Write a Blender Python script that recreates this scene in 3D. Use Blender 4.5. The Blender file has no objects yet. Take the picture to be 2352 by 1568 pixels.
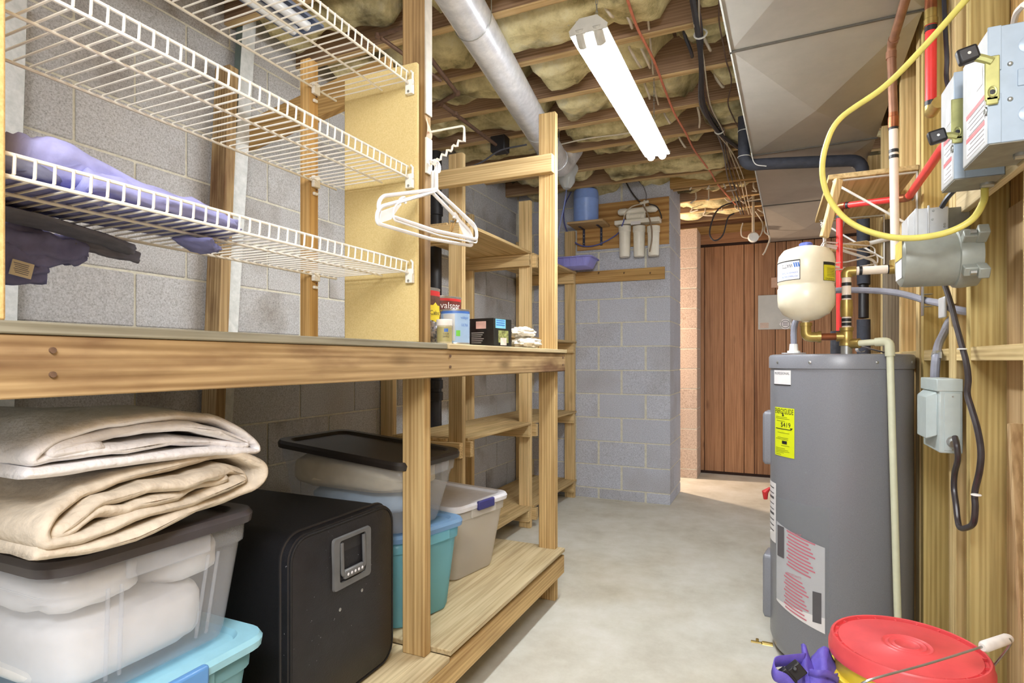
import bpy, math, random
from mathutils import Vector, Matrix, noise
random.seed(7)
V = Vector
SC = bpy.context.scene
COL = SC.collection
PI = math.pi

# ------------------------------------------------------------------ camera, world, light, exposure
F_PX, CU, CV, CAM_Z, YAW = 1330.0, 1176.0, 828.0, 1.19, math.radians(24.25)
cam = bpy.data.cameras.new('camera'); cam_o = bpy.data.objects.new('camera', cam); COL.objects.link(cam_o)
cam.sensor_width = 36; cam.lens = F_PX / 2352 * 36; cam.shift_y = (CV - 784) / 2352
cam.clip_start = 0.02
cam_o.location = (0, 0, CAM_Z); cam_o.rotation_euler = (PI / 2, 0, YAW)
SC.camera = cam_o

world = bpy.data.worlds.new('world'); SC.world = world; world.use_nodes = True
world.node_tree.nodes['Background'].inputs[0].default_value = (0.97, 0.97, 1.0, 1)
world.node_tree.nodes['Background'].inputs[1].default_value = 0.55

def area_light(name, loc, rot, sx, sy, power, col):
    d = bpy.data.lights.new(name, 'AREA'); d.shape = 'RECTANGLE'; d.size = sx; d.size_y = sy
    d.energy = power; d.color = col
    o = bpy.data.objects.new(name, d); COL.objects.link(o); o.location = loc; o.rotation_euler = rot
    return o
# two unseen fill lights added behind the camera to brighten the room, and the warm lamp of the passage behind the block wall
def point_fill(name, loc, power, col, size):
    d = bpy.data.lights.new(name, 'POINT'); d.energy = power; d.color = col; d.shadow_soft_size = size
    o = bpy.data.objects.new(name, d); COL.objects.link(o); o.location = loc
area_light('fill_area_behind', (0.0, -0.75, 2.35), (math.radians(14), 0, 0), 1.2, 0.5, 24, (0.98, 0.98, 1.0))
point_fill('fill_point_behind', (0.10, -0.35, 2.05), 58, (0.96, 0.98, 1.0), 0.28)
pl = bpy.data.lights.new('passage_lamp', 'POINT'); pl.energy = 80; pl.color = (1.0, 0.72, 0.50); pl.shadow_soft_size = 0.06
plo = bpy.data.objects.new('passage_lamp', pl); COL.objects.link(plo); plo.location = (-1.62, 5.95, 1.55)

vs = SC.view_settings
vs.view_transform = 'Standard'; vs.look = 'None'; vs.gamma = 1.0; vs.exposure = 0.72; vs.use_curve_mapping = False
TUBE_POWER = 58.0

# ------------------------------------------------------------------ helpers
CY, SY = math.cos(YAW), math.sin(YAW)
def px(u, v, d):
    """a point of the room seen along a sight line at depth d metres"""
    r = (u - CU) / F_PX * d
    return V((-SY * d + CY * r, CY * d + SY * r, CAM_Z + (CV - v) / F_PX * d))
def atX(u, v, X):
    r = (u - CU) / F_PX
    return px(u, v, X / (-SY + CY * r))
def atY(u, v, Y):
    r = (u - CU) / F_PX
    return px(u, v, Y / (CY + SY * r))
def atZ(u, v, Z):
    return px(u, v, F_PX * (Z - CAM_Z) / (CV - v))
def C(r, g, b, a=1):
    f = lambda c: (c / 255 / 12.92) if c / 255 <= 0.04045 else ((c / 255 + 0.055) / 1.055) ** 2.4
    return (f(r), f(g), f(b), a)

W = {}
AXMATS = {}
class MB:
    def __init__(s): s.v = []; s.f = []
    def add(s, vs, fs):
        o = len(s.v); s.v += [V(p) for p in vs]; s.f += [[i + o for i in f] for f in fs]; return s
    def box(s, x0, y0, z0, x1, y1, z1):
        x0, x1 = sorted((x0, x1)); y0, y1 = sorted((y0, y1)); z0, z1 = sorted((z0, z1))
        return s.add([(x0,y0,z0),(x1,y0,z0),(x1,y1,z0),(x0,y1,z0),(x0,y0,z1),(x1,y0,z1),(x1,y1,z1),(x0,y1,z1)],
                     [(0,3,2,1),(4,5,6,7),(0,1,5,4),(1,2,6,5),(2,3,7,6),(3,0,4,7)])
    def obox(s, c, ax, ay, az):
        c = V(c); ax, ay, az = V(ax), V(ay), V(az)
        if ax.cross(ay).dot(az) < 0: az = -az
        p = [c + i * ax + j * ay + k * az for k in (-1, 1) for i, j in ((-1,-1),(1,-1),(1,1),(-1,1))]
        return s.add(p, [(0,3,2,1),(4,5,6,7),(0,1,5,4),(1,2,6,5),(2,3,7,6),(3,0,4,7)])
    def bar(s, p0, p1, w, h, up=(0, 0, 1)):
        p0, p1 = V(p0), V(p1); d = (p1 - p0); L = d.length; d.normalize()
        up = V(up); side = d.cross(up)
        if side.length < 1e-4: side = d.cross(V((0, 1, 0)))
        side.normalize(); up2 = side.cross(d)
        return s.obox((p0 + p1) / 2, d * L / 2, side * w / 2, up2 * h / 2)
    def loft(s, rings, cap0=True, cap1=True, closed=True):
        n = len(rings[0]); vs = [p for r in rings for p in r]; fs = []
        m = n if closed else n - 1
        for i in range(len(rings) - 1):
            for j in range(m):
                k = (j + 1) % n
                fs.append((i*n+j, i*n+k, (i+1)*n+k, (i+1)*n+j))
        if cap0: fs.append(tuple(reversed(range(n))))
        if cap1: fs.append(tuple((len(rings)-1)*n + j for j in range(n)))
        return s.add(vs, fs)
    def tube(s, pts, r, n=8, cap=True, closed=False):
        pts = [V(p) for p in pts]; N = len(pts)
        rs = r if isinstance(r, (list, tuple)) else [r] * N
        up = None; rings = []
        for i in range(N):
            if closed: t = pts[(i + 1) % N] - pts[i - 1]
            else: t = pts[min(i + 1, N - 1)] - pts[max(i - 1, 0)]
            if t.length < 1e-9: t = V((0, 0, 1))
            t.normalize()
            if up is None:
                up = V((0, 0, 1)) if abs(t.z) < 0.9 else V((1, 0, 0))
            a = up - t * up.dot(t)
            if a.length < 1e-5: a = V((0, 1, 0)) - t * t.y
            a.normalize(); b = t.cross(a); up = a
            k = 1.0
            if 0 < i < N - 1 or closed:
                d0 = (pts[i] - pts[i-1]); d1 = (pts[(i+1) % N] - pts[i])
                if d0.length > 1e-9 and d1.length > 1e-9:
                    c_ = max(-1, min(1, d0.normalized().dot(d1.normalized()))); k = 1 / max(0.6, math.cos(math.acos(c_) / 2))
            rings.append([pts[i] + (a * math.cos(2*PI*j/n) + b * math.sin(2*PI*j/n)) * rs[i] * k for j in range(n)])
        if closed: rings.append(rings[0]); cap = False
        return s.loft(rings, cap, cap)
    def cyl(s, p0, p1, r0, r1=None, n=16):
        p0, p1 = V(p0), V(p1); return s.tube([p0, p1], [r0, r0 if r1 is None else r1], n)
    def lathe(s, prof, c=(0, 0, 0), n=24, axis='z'):
        c = V(c); rings = []
        for r, h in prof:
            ring = []
            for j in range(n):
                a = 2 * PI * j / n; x, y = max(r, 1e-4) * math.cos(a), max(r, 1e-4) * math.sin(a)
                ring.append(c + (V((x, y, h)) if axis == 'z' else V((h, x, y)) if axis == 'x' else V((y, h, x))))
            rings.append(ring)
        return s.loft(rings)
    def grid(s, fn, nu, nv):
        vs = [fn(i / nu, j / nv) for i in range(nu + 1) for j in range(nv + 1)]
        fs = [(i*(nv+1)+j, (i+1)*(nv+1)+j, (i+1)*(nv+1)+j+1, i*(nv+1)+j+1) for i in range(nu) for j in range(nv)]
        return s.add(vs, fs)
    def prism(s, poly, vec):
        vec = V(vec); n = len(poly); a = [V(p) for p in poly]
        return s.loft([a, [p + vec for p in a]])
    def build(s, name, mat, parent=None, bevel=0, smooth=True, ang=35, sub=0, solid=0, seg=2):
        return obj(name, s, mat, parent, bevel, smooth, ang, sub, solid, seg)

def rrect(hx, hy, r, n=5):
    """rounded rectangle outline, counter-clockwise"""
    r = min(r, hx * 0.999, hy * 0.999); out = []
    for cx, cy, a0 in ((hx-r, hy-r, 0), (-hx+r, hy-r, PI/2), (-hx+r, -hy+r, PI), (hx-r, -hy+r, 1.5*PI)):
        for k in range(n + 1):
            a = a0 + PI / 2 * k / n; out.append((cx + r * math.cos(a), cy + r * math.sin(a)))
    return out
def rr(cx, cy, z, hx, hy, r, n=5): return [V((cx + x, cy + y, z)) for x, y in rrect(hx, hy, r, n)]

def mesh_of(mb, name, smooth=True, ang=35):
    me = bpy.data.meshes.new(name); me.from_pydata([tuple(p) for p in mb.v], [], mb.f); me.update()
    if smooth:
        me.polygons.foreach_set('use_smooth', [True] * len(me.polygons))
        me.set_sharp_from_angle(angle=math.radians(ang))
    return me
def obj(name, mb, mat, parent=None, bevel=0, smooth=True, ang=35, sub=0, solid=0, seg=2):
    lo = V([min(p[i] for p in mb.v) for i in range(3)]); hi = V([max(p[i] for p in mb.v) for i in range(3)])
    c = (lo + hi) / 2; d = hi - lo
    mb.v = [p - c for p in mb.v]
    me = mesh_of(mb, name, smooth, ang)
    if isinstance(mat, str): mat = AXMATS[mat][max(range(3), key=lambda i: d[i])]
    me.materials.append(mat)
    o = bpy.data.objects.new(name, me); COL.objects.link(o)
    W[o] = c
    if parent is not None: o.parent = parent; o.location = c - W[parent]
    else: o.location = c
    if solid:
        m = o.modifiers.new('thick', 'SOLIDIFY'); m.thickness = solid; m.offset = 0
    if bevel:
        m = o.modifiers.new('edge', 'BEVEL'); m.width = bevel; m.segments = seg; m.limit_method = 'ANGLE'; m.angle_limit = math.radians(40)
    if sub:
        m = o.modifiers.new('smooth', 'SUBSURF'); m.levels = sub; m.render_levels = sub
    return o
def tag(o, label, cat, group=None):
    o['label'] = label; o['category'] = cat
    if group: o['group'] = group
    return o
def thing(name, label, cat, loc=(0, 0, 0), group=None, rot=None):
    o = bpy.data.objects.new(name, None); COL.objects.link(o); o.location = loc; o.empty_display_size = 0.1
    W[o] = V(loc)
    if rot is not None: o.rotation_euler = rot; W[o] = V((0, 0, 0))
    return tag(o, label, cat, group)
def struct(o): o['kind'] = 'structure'; return o
def linked(name, me, parent, loc, rot=None, mods_from=None):
    o = bpy.data.objects.new(name, me); COL.objects.link(o); o.parent = parent; W[o] = V(loc)
    o.location = V(loc) - W[parent]
    if rot is not None: o.rotation_euler = rot
    return o
def copy_tree(o, parent=None):
    c = o.copy(); COL.objects.link(c)
    if parent is not None: c.parent = parent
    for ch in list(o.children): copy_tree(ch, c)
    return c
def spline(pts, k=6):
    pts = [V(p) for p in pts]; out = []
    P = [pts[0] * 2 - pts[1]] + pts + [pts[-1] * 2 - pts[-2]]
    for i in range(1, len(P) - 2):
        for j in range(k):
            t = j / k
            out.append(0.5 * ((2*P[i]) + (P[i+1]-P[i-1])*t + (2*P[i-1]-5*P[i]+4*P[i+1]-P[i+2])*t*t + (3*P[i]-P[i-1]-3*P[i+1]+P[i+2])*t**3))
    out.append(pts[-1]); return out
def bend(pts, r=0.03, k=5):
    """polyline with rounded corners"""
    pts = [V(p) for p in pts]; out = [pts[0]]
    for i in range(1, len(pts) - 1):
        a, b, c = pts[i-1], pts[i], pts[i+1]
        ra = min(r, (a-b).length * 0.45, (c-b).length * 0.45)
        p, q = b + (a-b).normalized() * ra, b + (c-b).normalized() * ra
        for j in range(k + 1):
            t = j / k; out.append(p * (1-t)**2 + b * 2*t*(1-t) + q * t*t)
    out.append(pts[-1]); return out

_TX = {}
def text_geo(s):
    """flat letters: width-normalised outline, cap height about 0.7"""
    if s not in _TX:
        cu = bpy.data.curves.new('t', 'FONT'); cu.body = s; cu.resolution_u = 2; cu.align_x = 'CENTER'; cu.align_y = 'CENTER'
        o = bpy.data.objects.new('t', cu); COL.objects.link(o)
        dg = bpy.context.evaluated_depsgraph_get(); dg.update()
        me = bpy.data.meshes.new_from_object(o.evaluated_get(dg))
        _TX[s] = ([v.co.copy() for v in me.vertices], [list(p.vertices) for p in me.polygons])
        bpy.data.objects.remove(o); bpy.data.curves.remove(cu); bpy.data.meshes.remove(me)
    return _TX[s]
def letters(mb, s, fn, size, width=None):
    """add the text s to mb; fn(x, y) maps the flat sheet (metres) to the surface"""
    vs, fs = text_geo(s)
    if not vs: return mb
    w = max(v.x for v in vs) - min(v.x for v in vs); kx = (width / w) if width else size
    return mb.add([fn(v.x * kx, v.y * size) for v in vs], fs)

# ------------------------------------------------------------------ materials
def nmat(name):
    m = bpy.data.materials.new(name); m.use_nodes = True
    return m, m.node_tree, m.node_tree.nodes['Principled BSDF'], m.node_tree.nodes, m.node_tree.links
def plain(name, col, rough=0.5, metal=0.0, spec=0.5, var=0.06, vscale=30, bump=0.0, bscale=200, trans=0.0):
    m, t, b, N, L = nmat(name)
    b.inputs['Roughness'].default_value = rough; b.inputs['Metallic'].default_value = metal
    b.inputs['Specular IOR Level'].default_value = spec
    tc = N.new('ShaderNodeTexCoord')
    if var:
        n = N.new('ShaderNodeTexNoise'); n.inputs['Scale'].default_value = vscale; n.inputs['Detail'].default_value = 4
        L.new(tc.outputs['Object'], n.inputs['Vector'])
        r = N.new('ShaderNodeValToRGB'); r.color_ramp.elements[0].position = 0.3; r.color_ramp.elements[1].position = 0.7
        r.color_ramp.elements[0].color = [c * (1 - 2*var) for c in col[:3]] + [1]
        r.color_ramp.elements[1].color = [min(1, c * (1 + var)) for c in col[:3]] + [1]
        L.new(n.outputs['Fac'], r.inputs['Fac']); L.new(r.outputs['Color'], b.inputs['Base Color'])
    else: b.inputs['Base Color'].default_value = col
    if bump:
        n2 = N.new('ShaderNodeTexNoise'); n2.inputs['Scale'].default_value = bscale; n2.inputs['Detail'].default_value = 3
        L.new(tc.outputs['Object'], n2.inputs['Vector'])
        bp = N.new('ShaderNodeBump'); bp.inputs['Strength'].default_value = bump; bp.inputs['Distance'].default_value = 0.004
        L.new(n2.outputs['Fac'], bp.inputs['Height']); L.new(bp.outputs['Normal'], b.inputs['Normal'])
    return m
def wood(name, light, dark, stain=None, amount=0.35, grain=26, rough=0.75, rings=0.22):
    """three versions of one timber, grain along x, y or z of the piece; every piece is cut elsewhere from the log"""
    out = []
    for ax in range(3):
        m, t, b, N, L = nmat(name + '_' + 'xyz'[ax])
        b.inputs['Roughness'].default_value = rough; b.inputs['Specular IOR Level'].default_value = 0.25
        tc = N.new('ShaderNodeTexCoord'); oi = N.new('ShaderNodeObjectInfo')
        sc = N.new('ShaderNodeVectorMath'); sc.operation = 'SCALE'; sc.inputs[0].default_value = (17.3, 9.1, 23.7)
        L.new(oi.outputs['Random'], sc.inputs['Scale'])
        ad = N.new('ShaderNodeVectorMath'); L.new(tc.outputs['Object'], ad.inputs[0]); L.new(sc.outputs[0], ad.inputs[1])
        mp = N.new('ShaderNodeMapping'); s3 = [grain] * 3; s3[ax] = 1.4; mp.inputs['Scale'].default_value = s3
        L.new(ad.outputs[0], mp.inputs['Vector'])
        n = N.new('ShaderNodeTexNoise'); n.inputs['Scale'].default_value = 1.0; n.inputs['Detail'].default_value = 6; n.inputs['Distortion'].default_value = 0.6
        L.new(mp.outputs[0], n.inputs['Vector'])
        # growth rings: a wave bent by slow noise
        mp2 = N.new('ShaderNodeMapping'); s3 = [grain * 1.1] * 3; s3[ax] = 0.9; mp2.inputs['Scale'].default_value = s3
        L.new(ad.outputs[0], mp2.inputs['Vector'])
        w = N.new('ShaderNodeTexWave'); w.wave_type = 'RINGS'; w.rings_direction = 'XYZ'[ax]
        w.inputs['Scale'].default_value = 0.9; w.inputs['Distortion'].default_value = 7.0; w.inputs['Detail'].default_value = 2; w.inputs['Detail Scale'].default_value = 0.6
        L.new(mp2.outputs[0], w.inputs['Vector'])
        mx = N.new('ShaderNodeMix'); mx.data_type = 'FLOAT'; mx.inputs[0].default_value = rings
        L.new(n.outputs['Fac'], mx.inputs[2]); L.new(w.outputs['Fac'], mx.inputs[3])
        r = N.new('ShaderNodeValToRGB'); e = r.color_ramp.elements
        e[0].position = 0.2; e[0].color = dark; e[1].position = 0.66; e[1].color = light
        L.new(mx.outputs[0], r.inputs['Fac']); cur = r.outputs['Color']
        if stain:
            n3 = N.new('ShaderNodeTexNoise'); n3.inputs['Scale'].default_value = 1.0; n3.inputs['Detail'].default_value = 5
            mp3 = N.new('ShaderNodeMapping'); s3 = [9] * 3; s3[ax] = 2.5; mp3.inputs['Scale'].default_value = s3
            L.new(ad.outputs[0], mp3.inputs['Vector']); L.new(mp3.outputs[0], n3.inputs['Vector'])
            r3 = N.new('ShaderNodeValToRGB'); r3.color_ramp.elements[0].position = 0.56; r3.color_ramp.elements[1].position = 0.75
            r3.color_ramp.elements[0].color = (0, 0, 0, 1); r3.color_ramp.elements[1].color = (amount,) * 3 + (1,)
            L.new(n3.outputs['Fac'], r3.inputs['Fac'])
            m3 = N.new('ShaderNodeMix'); m3.data_type = 'RGBA'; L.new(r3.outputs['Color'], m3.inputs[0])
            L.new(cur, m3.inputs[6]); m3.inputs[7].default_value = stain; cur = m3.outputs[2]
        mpk = N.new('ShaderNodeMapping'); s3 = [5.0] * 3; s3[ax] = 1.7; mpk.inputs['Scale'].default_value = s3; L.new(ad.outputs[0], mpk.inputs['Vector'])
        vk = N.new('ShaderNodeTexVoronoi'); vk.inputs['Scale'].default_value = 1.0; L.new(mpk.outputs[0], vk.inputs['Vector'])
        rk = N.new('ShaderNodeValToRGB'); rk.color_ramp.elements[0].position = 0.03; rk.color_ramp.elements[0].color = (0.75,) * 3 + (1,)
        rk.color_ramp.elements[1].position = 0.13; rk.color_ramp.elements[1].color = (0, 0, 0, 1); L.new(vk.outputs['Distance'], rk.inputs['Fac'])
        mk = N.new('ShaderNodeMix'); mk.data_type = 'RGBA'; L.new(rk.outputs['Color'], mk.inputs[0]); L.new(cur, mk.inputs[6]); mk.inputs[7].default_value = [c * 0.5 for c in dark[:3]] + [1]; cur = mk.outputs[2]
        mpf = N.new('ShaderNodeMapping'); s3 = [95.0] * 3; s3[ax] = 2.2; mpf.inputs['Scale'].default_value = s3; L.new(ad.outputs[0], mpf.inputs['Vector'])
        nf = N.new('ShaderNodeTexNoise'); nf.inputs['Scale'].default_value = 1.0; nf.inputs['Detail'].default_value = 3; L.new(mpf.outputs[0], nf.inputs['Vector'])
        rf = N.new('ShaderNodeValToRGB'); rf.color_ramp.elements[0].position = 0.36; rf.color_ramp.elements[0].color = (0.70, 0.66, 0.60, 1); rf.color_ramp.elements[1].position = 0.56; rf.color_ramp.elements[1].color = (1, 1, 1, 1)
        L.new(nf.outputs['Fac'], rf.inputs['Fac'])
        mf = N.new('ShaderNodeMix'); mf.data_type = 'RGBA'; mf.blend_type = 'MULTIPLY'; mf.inputs[0].default_value = 0.8; L.new(cur, mf.inputs[6]); L.new(rf.outputs['Color'], mf.inputs[7]); cur = mf.outputs[2]
        hv = N.new('ShaderNodeHueSaturation'); mr = N.new('ShaderNodeMapRange'); mr.inputs['To Min'].default_value = 0.86; mr.inputs['To Max'].default_value = 1.12
        L.new(oi.outputs['Random'], mr.inputs['Value']); L.new(mr.outputs[0], hv.inputs['Value']); L.new(cur, hv.inputs['Color'])
        L.new(hv.outputs[0], b.inputs['Base Color'])
        bp = N.new('ShaderNodeBump'); bp.inputs['Strength'].default_value = 0.25; bp.inputs['Distance'].default_value = 0.002
        L.new(mx.outputs[0], bp.inputs['Height']); L.new(bp.outputs['Normal'], b.inputs['Normal'])
        out.append(m)
    AXMATS[name] = out
def ramp2(name, stops, scale, detail=8, rough=0.9, bump=0.4, bdist=0.004, second=None, coord='Object', spec=0.2, rand=0.0):
    """noise-coloured matter (block, concrete, fibre); optional second noise darkens patches"""
    m, t, b, N, L = nmat(name); b.inputs['Roughness'].default_value = rough; b.inputs['Specular IOR Level'].default_value = spec
    tc = N.new('ShaderNodeTexCoord'); vec = tc.outputs[coord]
    oi = N.new('ShaderNodeObjectInfo')
    if rand:
        sc = N.new('ShaderNodeVectorMath'); sc.operation = 'SCALE'; sc.inputs[0].default_value = (17.3, 9.1, 23.7); L.new(oi.outputs['Random'], sc.inputs['Scale'])
        ad = N.new('ShaderNodeVectorMath'); L.new(vec, ad.inputs[0]); L.new(sc.outputs[0], ad.inputs[1]); vec = ad.outputs[0]
    n = N.new('ShaderNodeTexNoise'); n.inputs['Scale'].default_value = scale; n.inputs['Detail'].default_value = detail; n.inputs['Roughness'].default_value = 0.7
    L.new(vec, n.inputs['Vector'])
    r = N.new('ShaderNodeValToRGB'); e = r.color_ramp.elements
    e[0].position, e[0].color = stops[0]; e[1].position, e[1].color = stops[-1]
    for p, c_ in stops[1:-1]: x = e.new(p); x.color = c_
    L.new(n.outputs['Fac'], r.inputs['Fac']); cur = r.outputs['Color']
    if second:
        s2, p0, p1, colr = second
        n2 = N.new('ShaderNodeTexNoise'); n2.inputs['Scale'].default_value = s2; n2.inputs['Detail'].default_value = 5; L.new(vec, n2.inputs['Vector'])
        r2 = N.new('ShaderNodeValToRGB'); r2.color_ramp.elements[0].position = p0; r2.color_ramp.elements[1].position = p1
        L.new(n2.outputs['Fac'], r2.inputs['Fac'])
        m2 = N.new('ShaderNodeMix'); m2.data_type = 'RGBA'; m2.blend_type = 'MULTIPLY'; L.new(r2.outputs['Color'], m2.inputs[0])
        L.new(cur, m2.inputs[6]); m2.inputs[7].default_value = colr; cur = m2.outputs[2]
    if rand:
        hv = N.new('ShaderNodeHueSaturation'); mr = N.new('ShaderNodeMapRange'); mr.inputs['To Min'].default_value = 1 - rand; mr.inputs['To Max'].default_value = 1 + rand
        L.new(oi.outputs['Random'], mr.inputs['Value']); L.new(mr.outputs[0], hv.inputs['Value']); L.new(cur, hv.inputs['Color']); cur = hv.outputs[0]
    L.new(cur, b.inputs['Base Color'])
    if bump:
        bp = N.new('ShaderNodeBump'); bp.inputs['Strength'].default_value = bump; bp.inputs['Distance'].default_value = bdist
        L.new(n.outputs['Fac'], bp.inputs['Height']); L.new(bp.outputs['Normal'], b.inputs['Normal'])
    return m
def clear_plastic(name, col, clear=0.5, rough=0.25):
    m, t, b, N, L = nmat(name); b.inputs['Base Color'].default_value = col; b.inputs['Roughness'].default_value = rough
    tr = N.new('ShaderNodeBsdfTransparent'); tr.inputs[0].default_value = [min(1, 0.5 + 0.5*c) for c in col[:3]] + [1]
    tl = N.new('ShaderNodeBsdfTranslucent'); tl.inputs[0].default_value = col
    m0 = N.new('ShaderNodeMixShader'); m0.inputs[0].default_value = 0.4; L.new(b.outputs[0], m0.inputs[1]); L.new(tl.outputs[0], m0.inputs[2])
    mx = N.new('ShaderNodeMixShader'); mx.inputs[0].default_value = clear
    L.new(m0.outputs[0], mx.inputs[1]); L.new(tr.outputs[0], mx.inputs[2]); L.new(mx.outputs[0], N['Material Output'].inputs[0])
    return m
def emit(name, col, s):
    m, t, b, N, L = nmat(name); b.inputs['Base Color'].default_value = col
    b.inputs['Emission Color'].default_value = col; b.inputs['Emission Strength'].default_value = s; return m
# timbers
wood('pine', C(208, 180, 128), C(164, 130, 82), C(132, 100, 64), 0.3)
wood('pine_fresh', C(226, 200, 150), C(194, 160, 108), None)
wood('bench_wood', C(190, 164, 122), C(138, 110, 74), C(88, 52, 36), 0.75)
wood('old_post', C(180, 150, 106), C(126, 98, 64), C(84, 60, 40), 0.6)
wood('treated', C(214, 194, 132), C(172, 144, 84), C(116, 98, 56), 0.4)
wood('stud_pale', C(224, 202, 150), C(190, 160, 106), C(150, 118, 74), 0.3)
wood('stud_brown', C(202, 166, 108), C(154, 116, 66), C(110, 80, 46), 0.35)
wood('weathered', C(142, 132, 114), C(92, 82, 70), C(64, 58, 50), 0.4)
wood('joist_dark', C(178, 148, 120), C(132, 104, 82), C(92, 72, 58), 0.4)
wood('joist_edge', C(222, 194, 146), C(188, 154, 104))
wood('ply', C(214, 198, 160), C(182, 160, 120), C(130, 110, 82), 0.3, grain=12, rings=0.1)
wood('ply_grey', C(164, 160, 142), C(112, 108, 92), C(80, 78, 66), 0.5, grain=14, rings=0.1)
wood('ply_orange', C(206, 164, 104), C(170, 124, 72), None, grain=7, rings=0.4)
wood('shelf_ply', C(218, 192, 142), C(184, 154, 104), C(136, 108, 70), 0.35, grain=10, rings=0.15)
wood('panel_wood', C(192, 146, 108), C(146, 100, 70), C(104, 68, 46), 0.3, grain=30, rough=0.5, rings=0.4)
wood('chip_wood', C(206, 178, 136), C(180, 150, 108), None)
M_block = ramp2('block_grey', [(0.32, C(150, 153, 162)), (0.5, C(194, 198, 210)), (0.66, C(216, 220, 230))], 170, 8, 0.95, 0.35, 0.003, (1.6, 0.5, 0.75, C(228, 222, 214)), rand=0.04)
M_block_old = ramp2('block_stained', [(0.30, C(146, 145, 145)), (0.5, C(194, 195, 197)), (0.68, C(218, 219, 222))], 170, 8, 0.95, 0.3, 0.003, (2.0, 0.55, 0.74, C(178, 164, 146)), rand=0.05)
M_block_warm = ramp2('block_tan', [(0.30, C(150, 130, 116)), (0.5, C(200, 180, 164)), (0.7, C(220, 202, 186))], 90, 8, 0.95, 0.35, 0.003, rand=0.05)
M_mortar = ramp2('mortar_pale', [(0.3, C(200, 197, 180)), (0.7, C(232, 230, 216))], 40, 6, 0.95, 0.3)
M_floor = ramp2('concrete_floor', [(0.3, C(196, 192, 178)), (0.5, C(214, 212, 200)), (0.7, C(228, 227, 220))], 3.2, 12, 0.8, 0.12, 0.003, (1.1, 0.5, 0.8, C(228, 218, 200)))
M_insul = ramp2('glass_wool', [(0.30, C(128, 118, 88)), (0.42, C(204, 190, 140)), (0.54, C(236, 224, 174)), (0.70, C(246, 240, 208))], 5.5, 9, 1.0, 1.0, 0.03, (3.4, 0.52, 0.66, C(118, 114, 110)), rand=0.06)
M_chip = ramp2('particle_board', [(0.35, C(210, 188, 128)), (0.65, C(226, 206, 150))], 300, 5, 0.8, 0.08)
M_chip_edge = ramp2('particle_edge', [(0.3, C(200, 164, 106)), (0.7, C(230, 200, 142))], 120, 6, 0.9, 0.3)
M_duct = ramp2('galvanized_sheet', [(0.3, C(166, 163, 156)), (0.7, C(184, 181, 173))], 3, 8, 0.42, 0.03, 0.002, spec=0.5)
M_duct.node_tree.nodes['Principled BSDF'].inputs['Metallic'].default_value = 0.25
M_pipe_metal = ramp2('galvanized_pipe', [(0.35, C(204, 207, 214)), (0.65, C(232, 234, 240))], 22, 6, 0.34, 0.03, 0.001, spec=0.5)
M_pipe_metal.node_tree.nodes['Principled BSDF'].inputs['Metallic'].default_value = 0.35
M_steel = ramp2('galvanized_stud', [(0.35, C(206, 213, 214)), (0.65, C(232, 236, 238))], 30, 6, 0.5, 0.05, 0.001, spec=0.5)
M_steel_green = plain('galvanized_shaded', C(120, 136, 132), 0.5, 0.3)
M_white = plain('white_enamel', C(238, 238, 234), 0.3, var=0.03)
M_wire = plain('white_wire', C(242, 240, 232), 0.35, var=0.03, vscale=40)
M_black = plain('black_plastic', C(34, 33, 36), 0.45, var=0.1)
M_zinc = plain('zinc', C(176, 178, 176), 0.35, 0.8)
M_rust = plain('rusty_iron', C(108, 84, 66), 0.7, 0.2, var=0.2)

# ------------------------------------------------------------------ floor
FLOOR = struct(MB().box(-2.6, -1.6, -0.12, 2.6, 6.8, 0).build('floor', M_floor))
# ------------------------------------------------------------------ block walls: mortar core with every block proud of it
def block_wall(name, core, mat, blocks):
    w = struct(core.build(name, M_mortar, smooth=False)); cache = {}
    for (x0, y0, z0, x1, y1, z1) in blocks:
        d = (round(x1-x0, 3), round(y1-y0, 3), round(z1-z0, 3))
        if d not in cache:
            b = MB(); e = 0.004
            hx, hy, hz = d[0]/2, d[1]/2, d[2]/2
            rings = [[V((sx*(hx-o), sy*(hy-o), z)) for sx, sy in ((-1,-1),(1,-1),(1,1),(-1,1))] for z, o in ((-hz, e), (-hz+e, 0), (hz-e, 0), (hz, e))]
            b.loft(rings); me = mesh_of(b, 'block'); me.materials.append(mat); cache[d] = me
        linked('block', cache[d], w, ((x0+x1)/2, (y0+y1)/2, (z0+z1)/2))
    return w
CH, ZB = 0.2032, 0.092
XL = -2.13
def courses(): return [(k, ZB + CH * k if k >= 0 else 0.0, ZB + CH * (k + 1)) for k in range(-1, 13)]
bl = []
for k, z0, z1 in courses():
    y = 0.758 if k % 2 else 0.961
    y -= 0.4064 * 2
    while y < 4.83:
        a, b = max(y, 0.1), min(y + 0.4064, 4.86)
        if b > a + 0.05 and b > 0.55: bl.append((XL - 0.19, a + 0.005, z0 + 0.004, XL, b - 0.005, z1 - 0.004))
        y += 0.4064
wl = block_wall('wall_left', MB().box(XL - 0.2, -0.6, 0, XL - 0.0045, 4.863, 2.92), M_block_old, bl)
bl = []
YC, XC, YE = 4.86, -0.767, 5.43
for k, z0, z1 in courses():
    za, zb = z0 + 0.004, z1 - 0.004
    if k % 2: xs, cx, ys = [-2.13, -1.777, -1.37, -0.967], -0.967, 5.266
    else: xs, cx, ys = [-2.13, -1.98, -1.577, -1.17], -1.17, 5.063
    for a, b in zip(xs[:-1], xs[1:]):
        bl.append((a + 0.009, YC, za, b - 0.009, YC + 0.19, zb))
    bl.append((cx + 0.009, YC, za, XC, ys - 0.006, zb))
    bl.append((XC - 0.19, ys + 0.006, za, XC, YE, zb))
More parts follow.
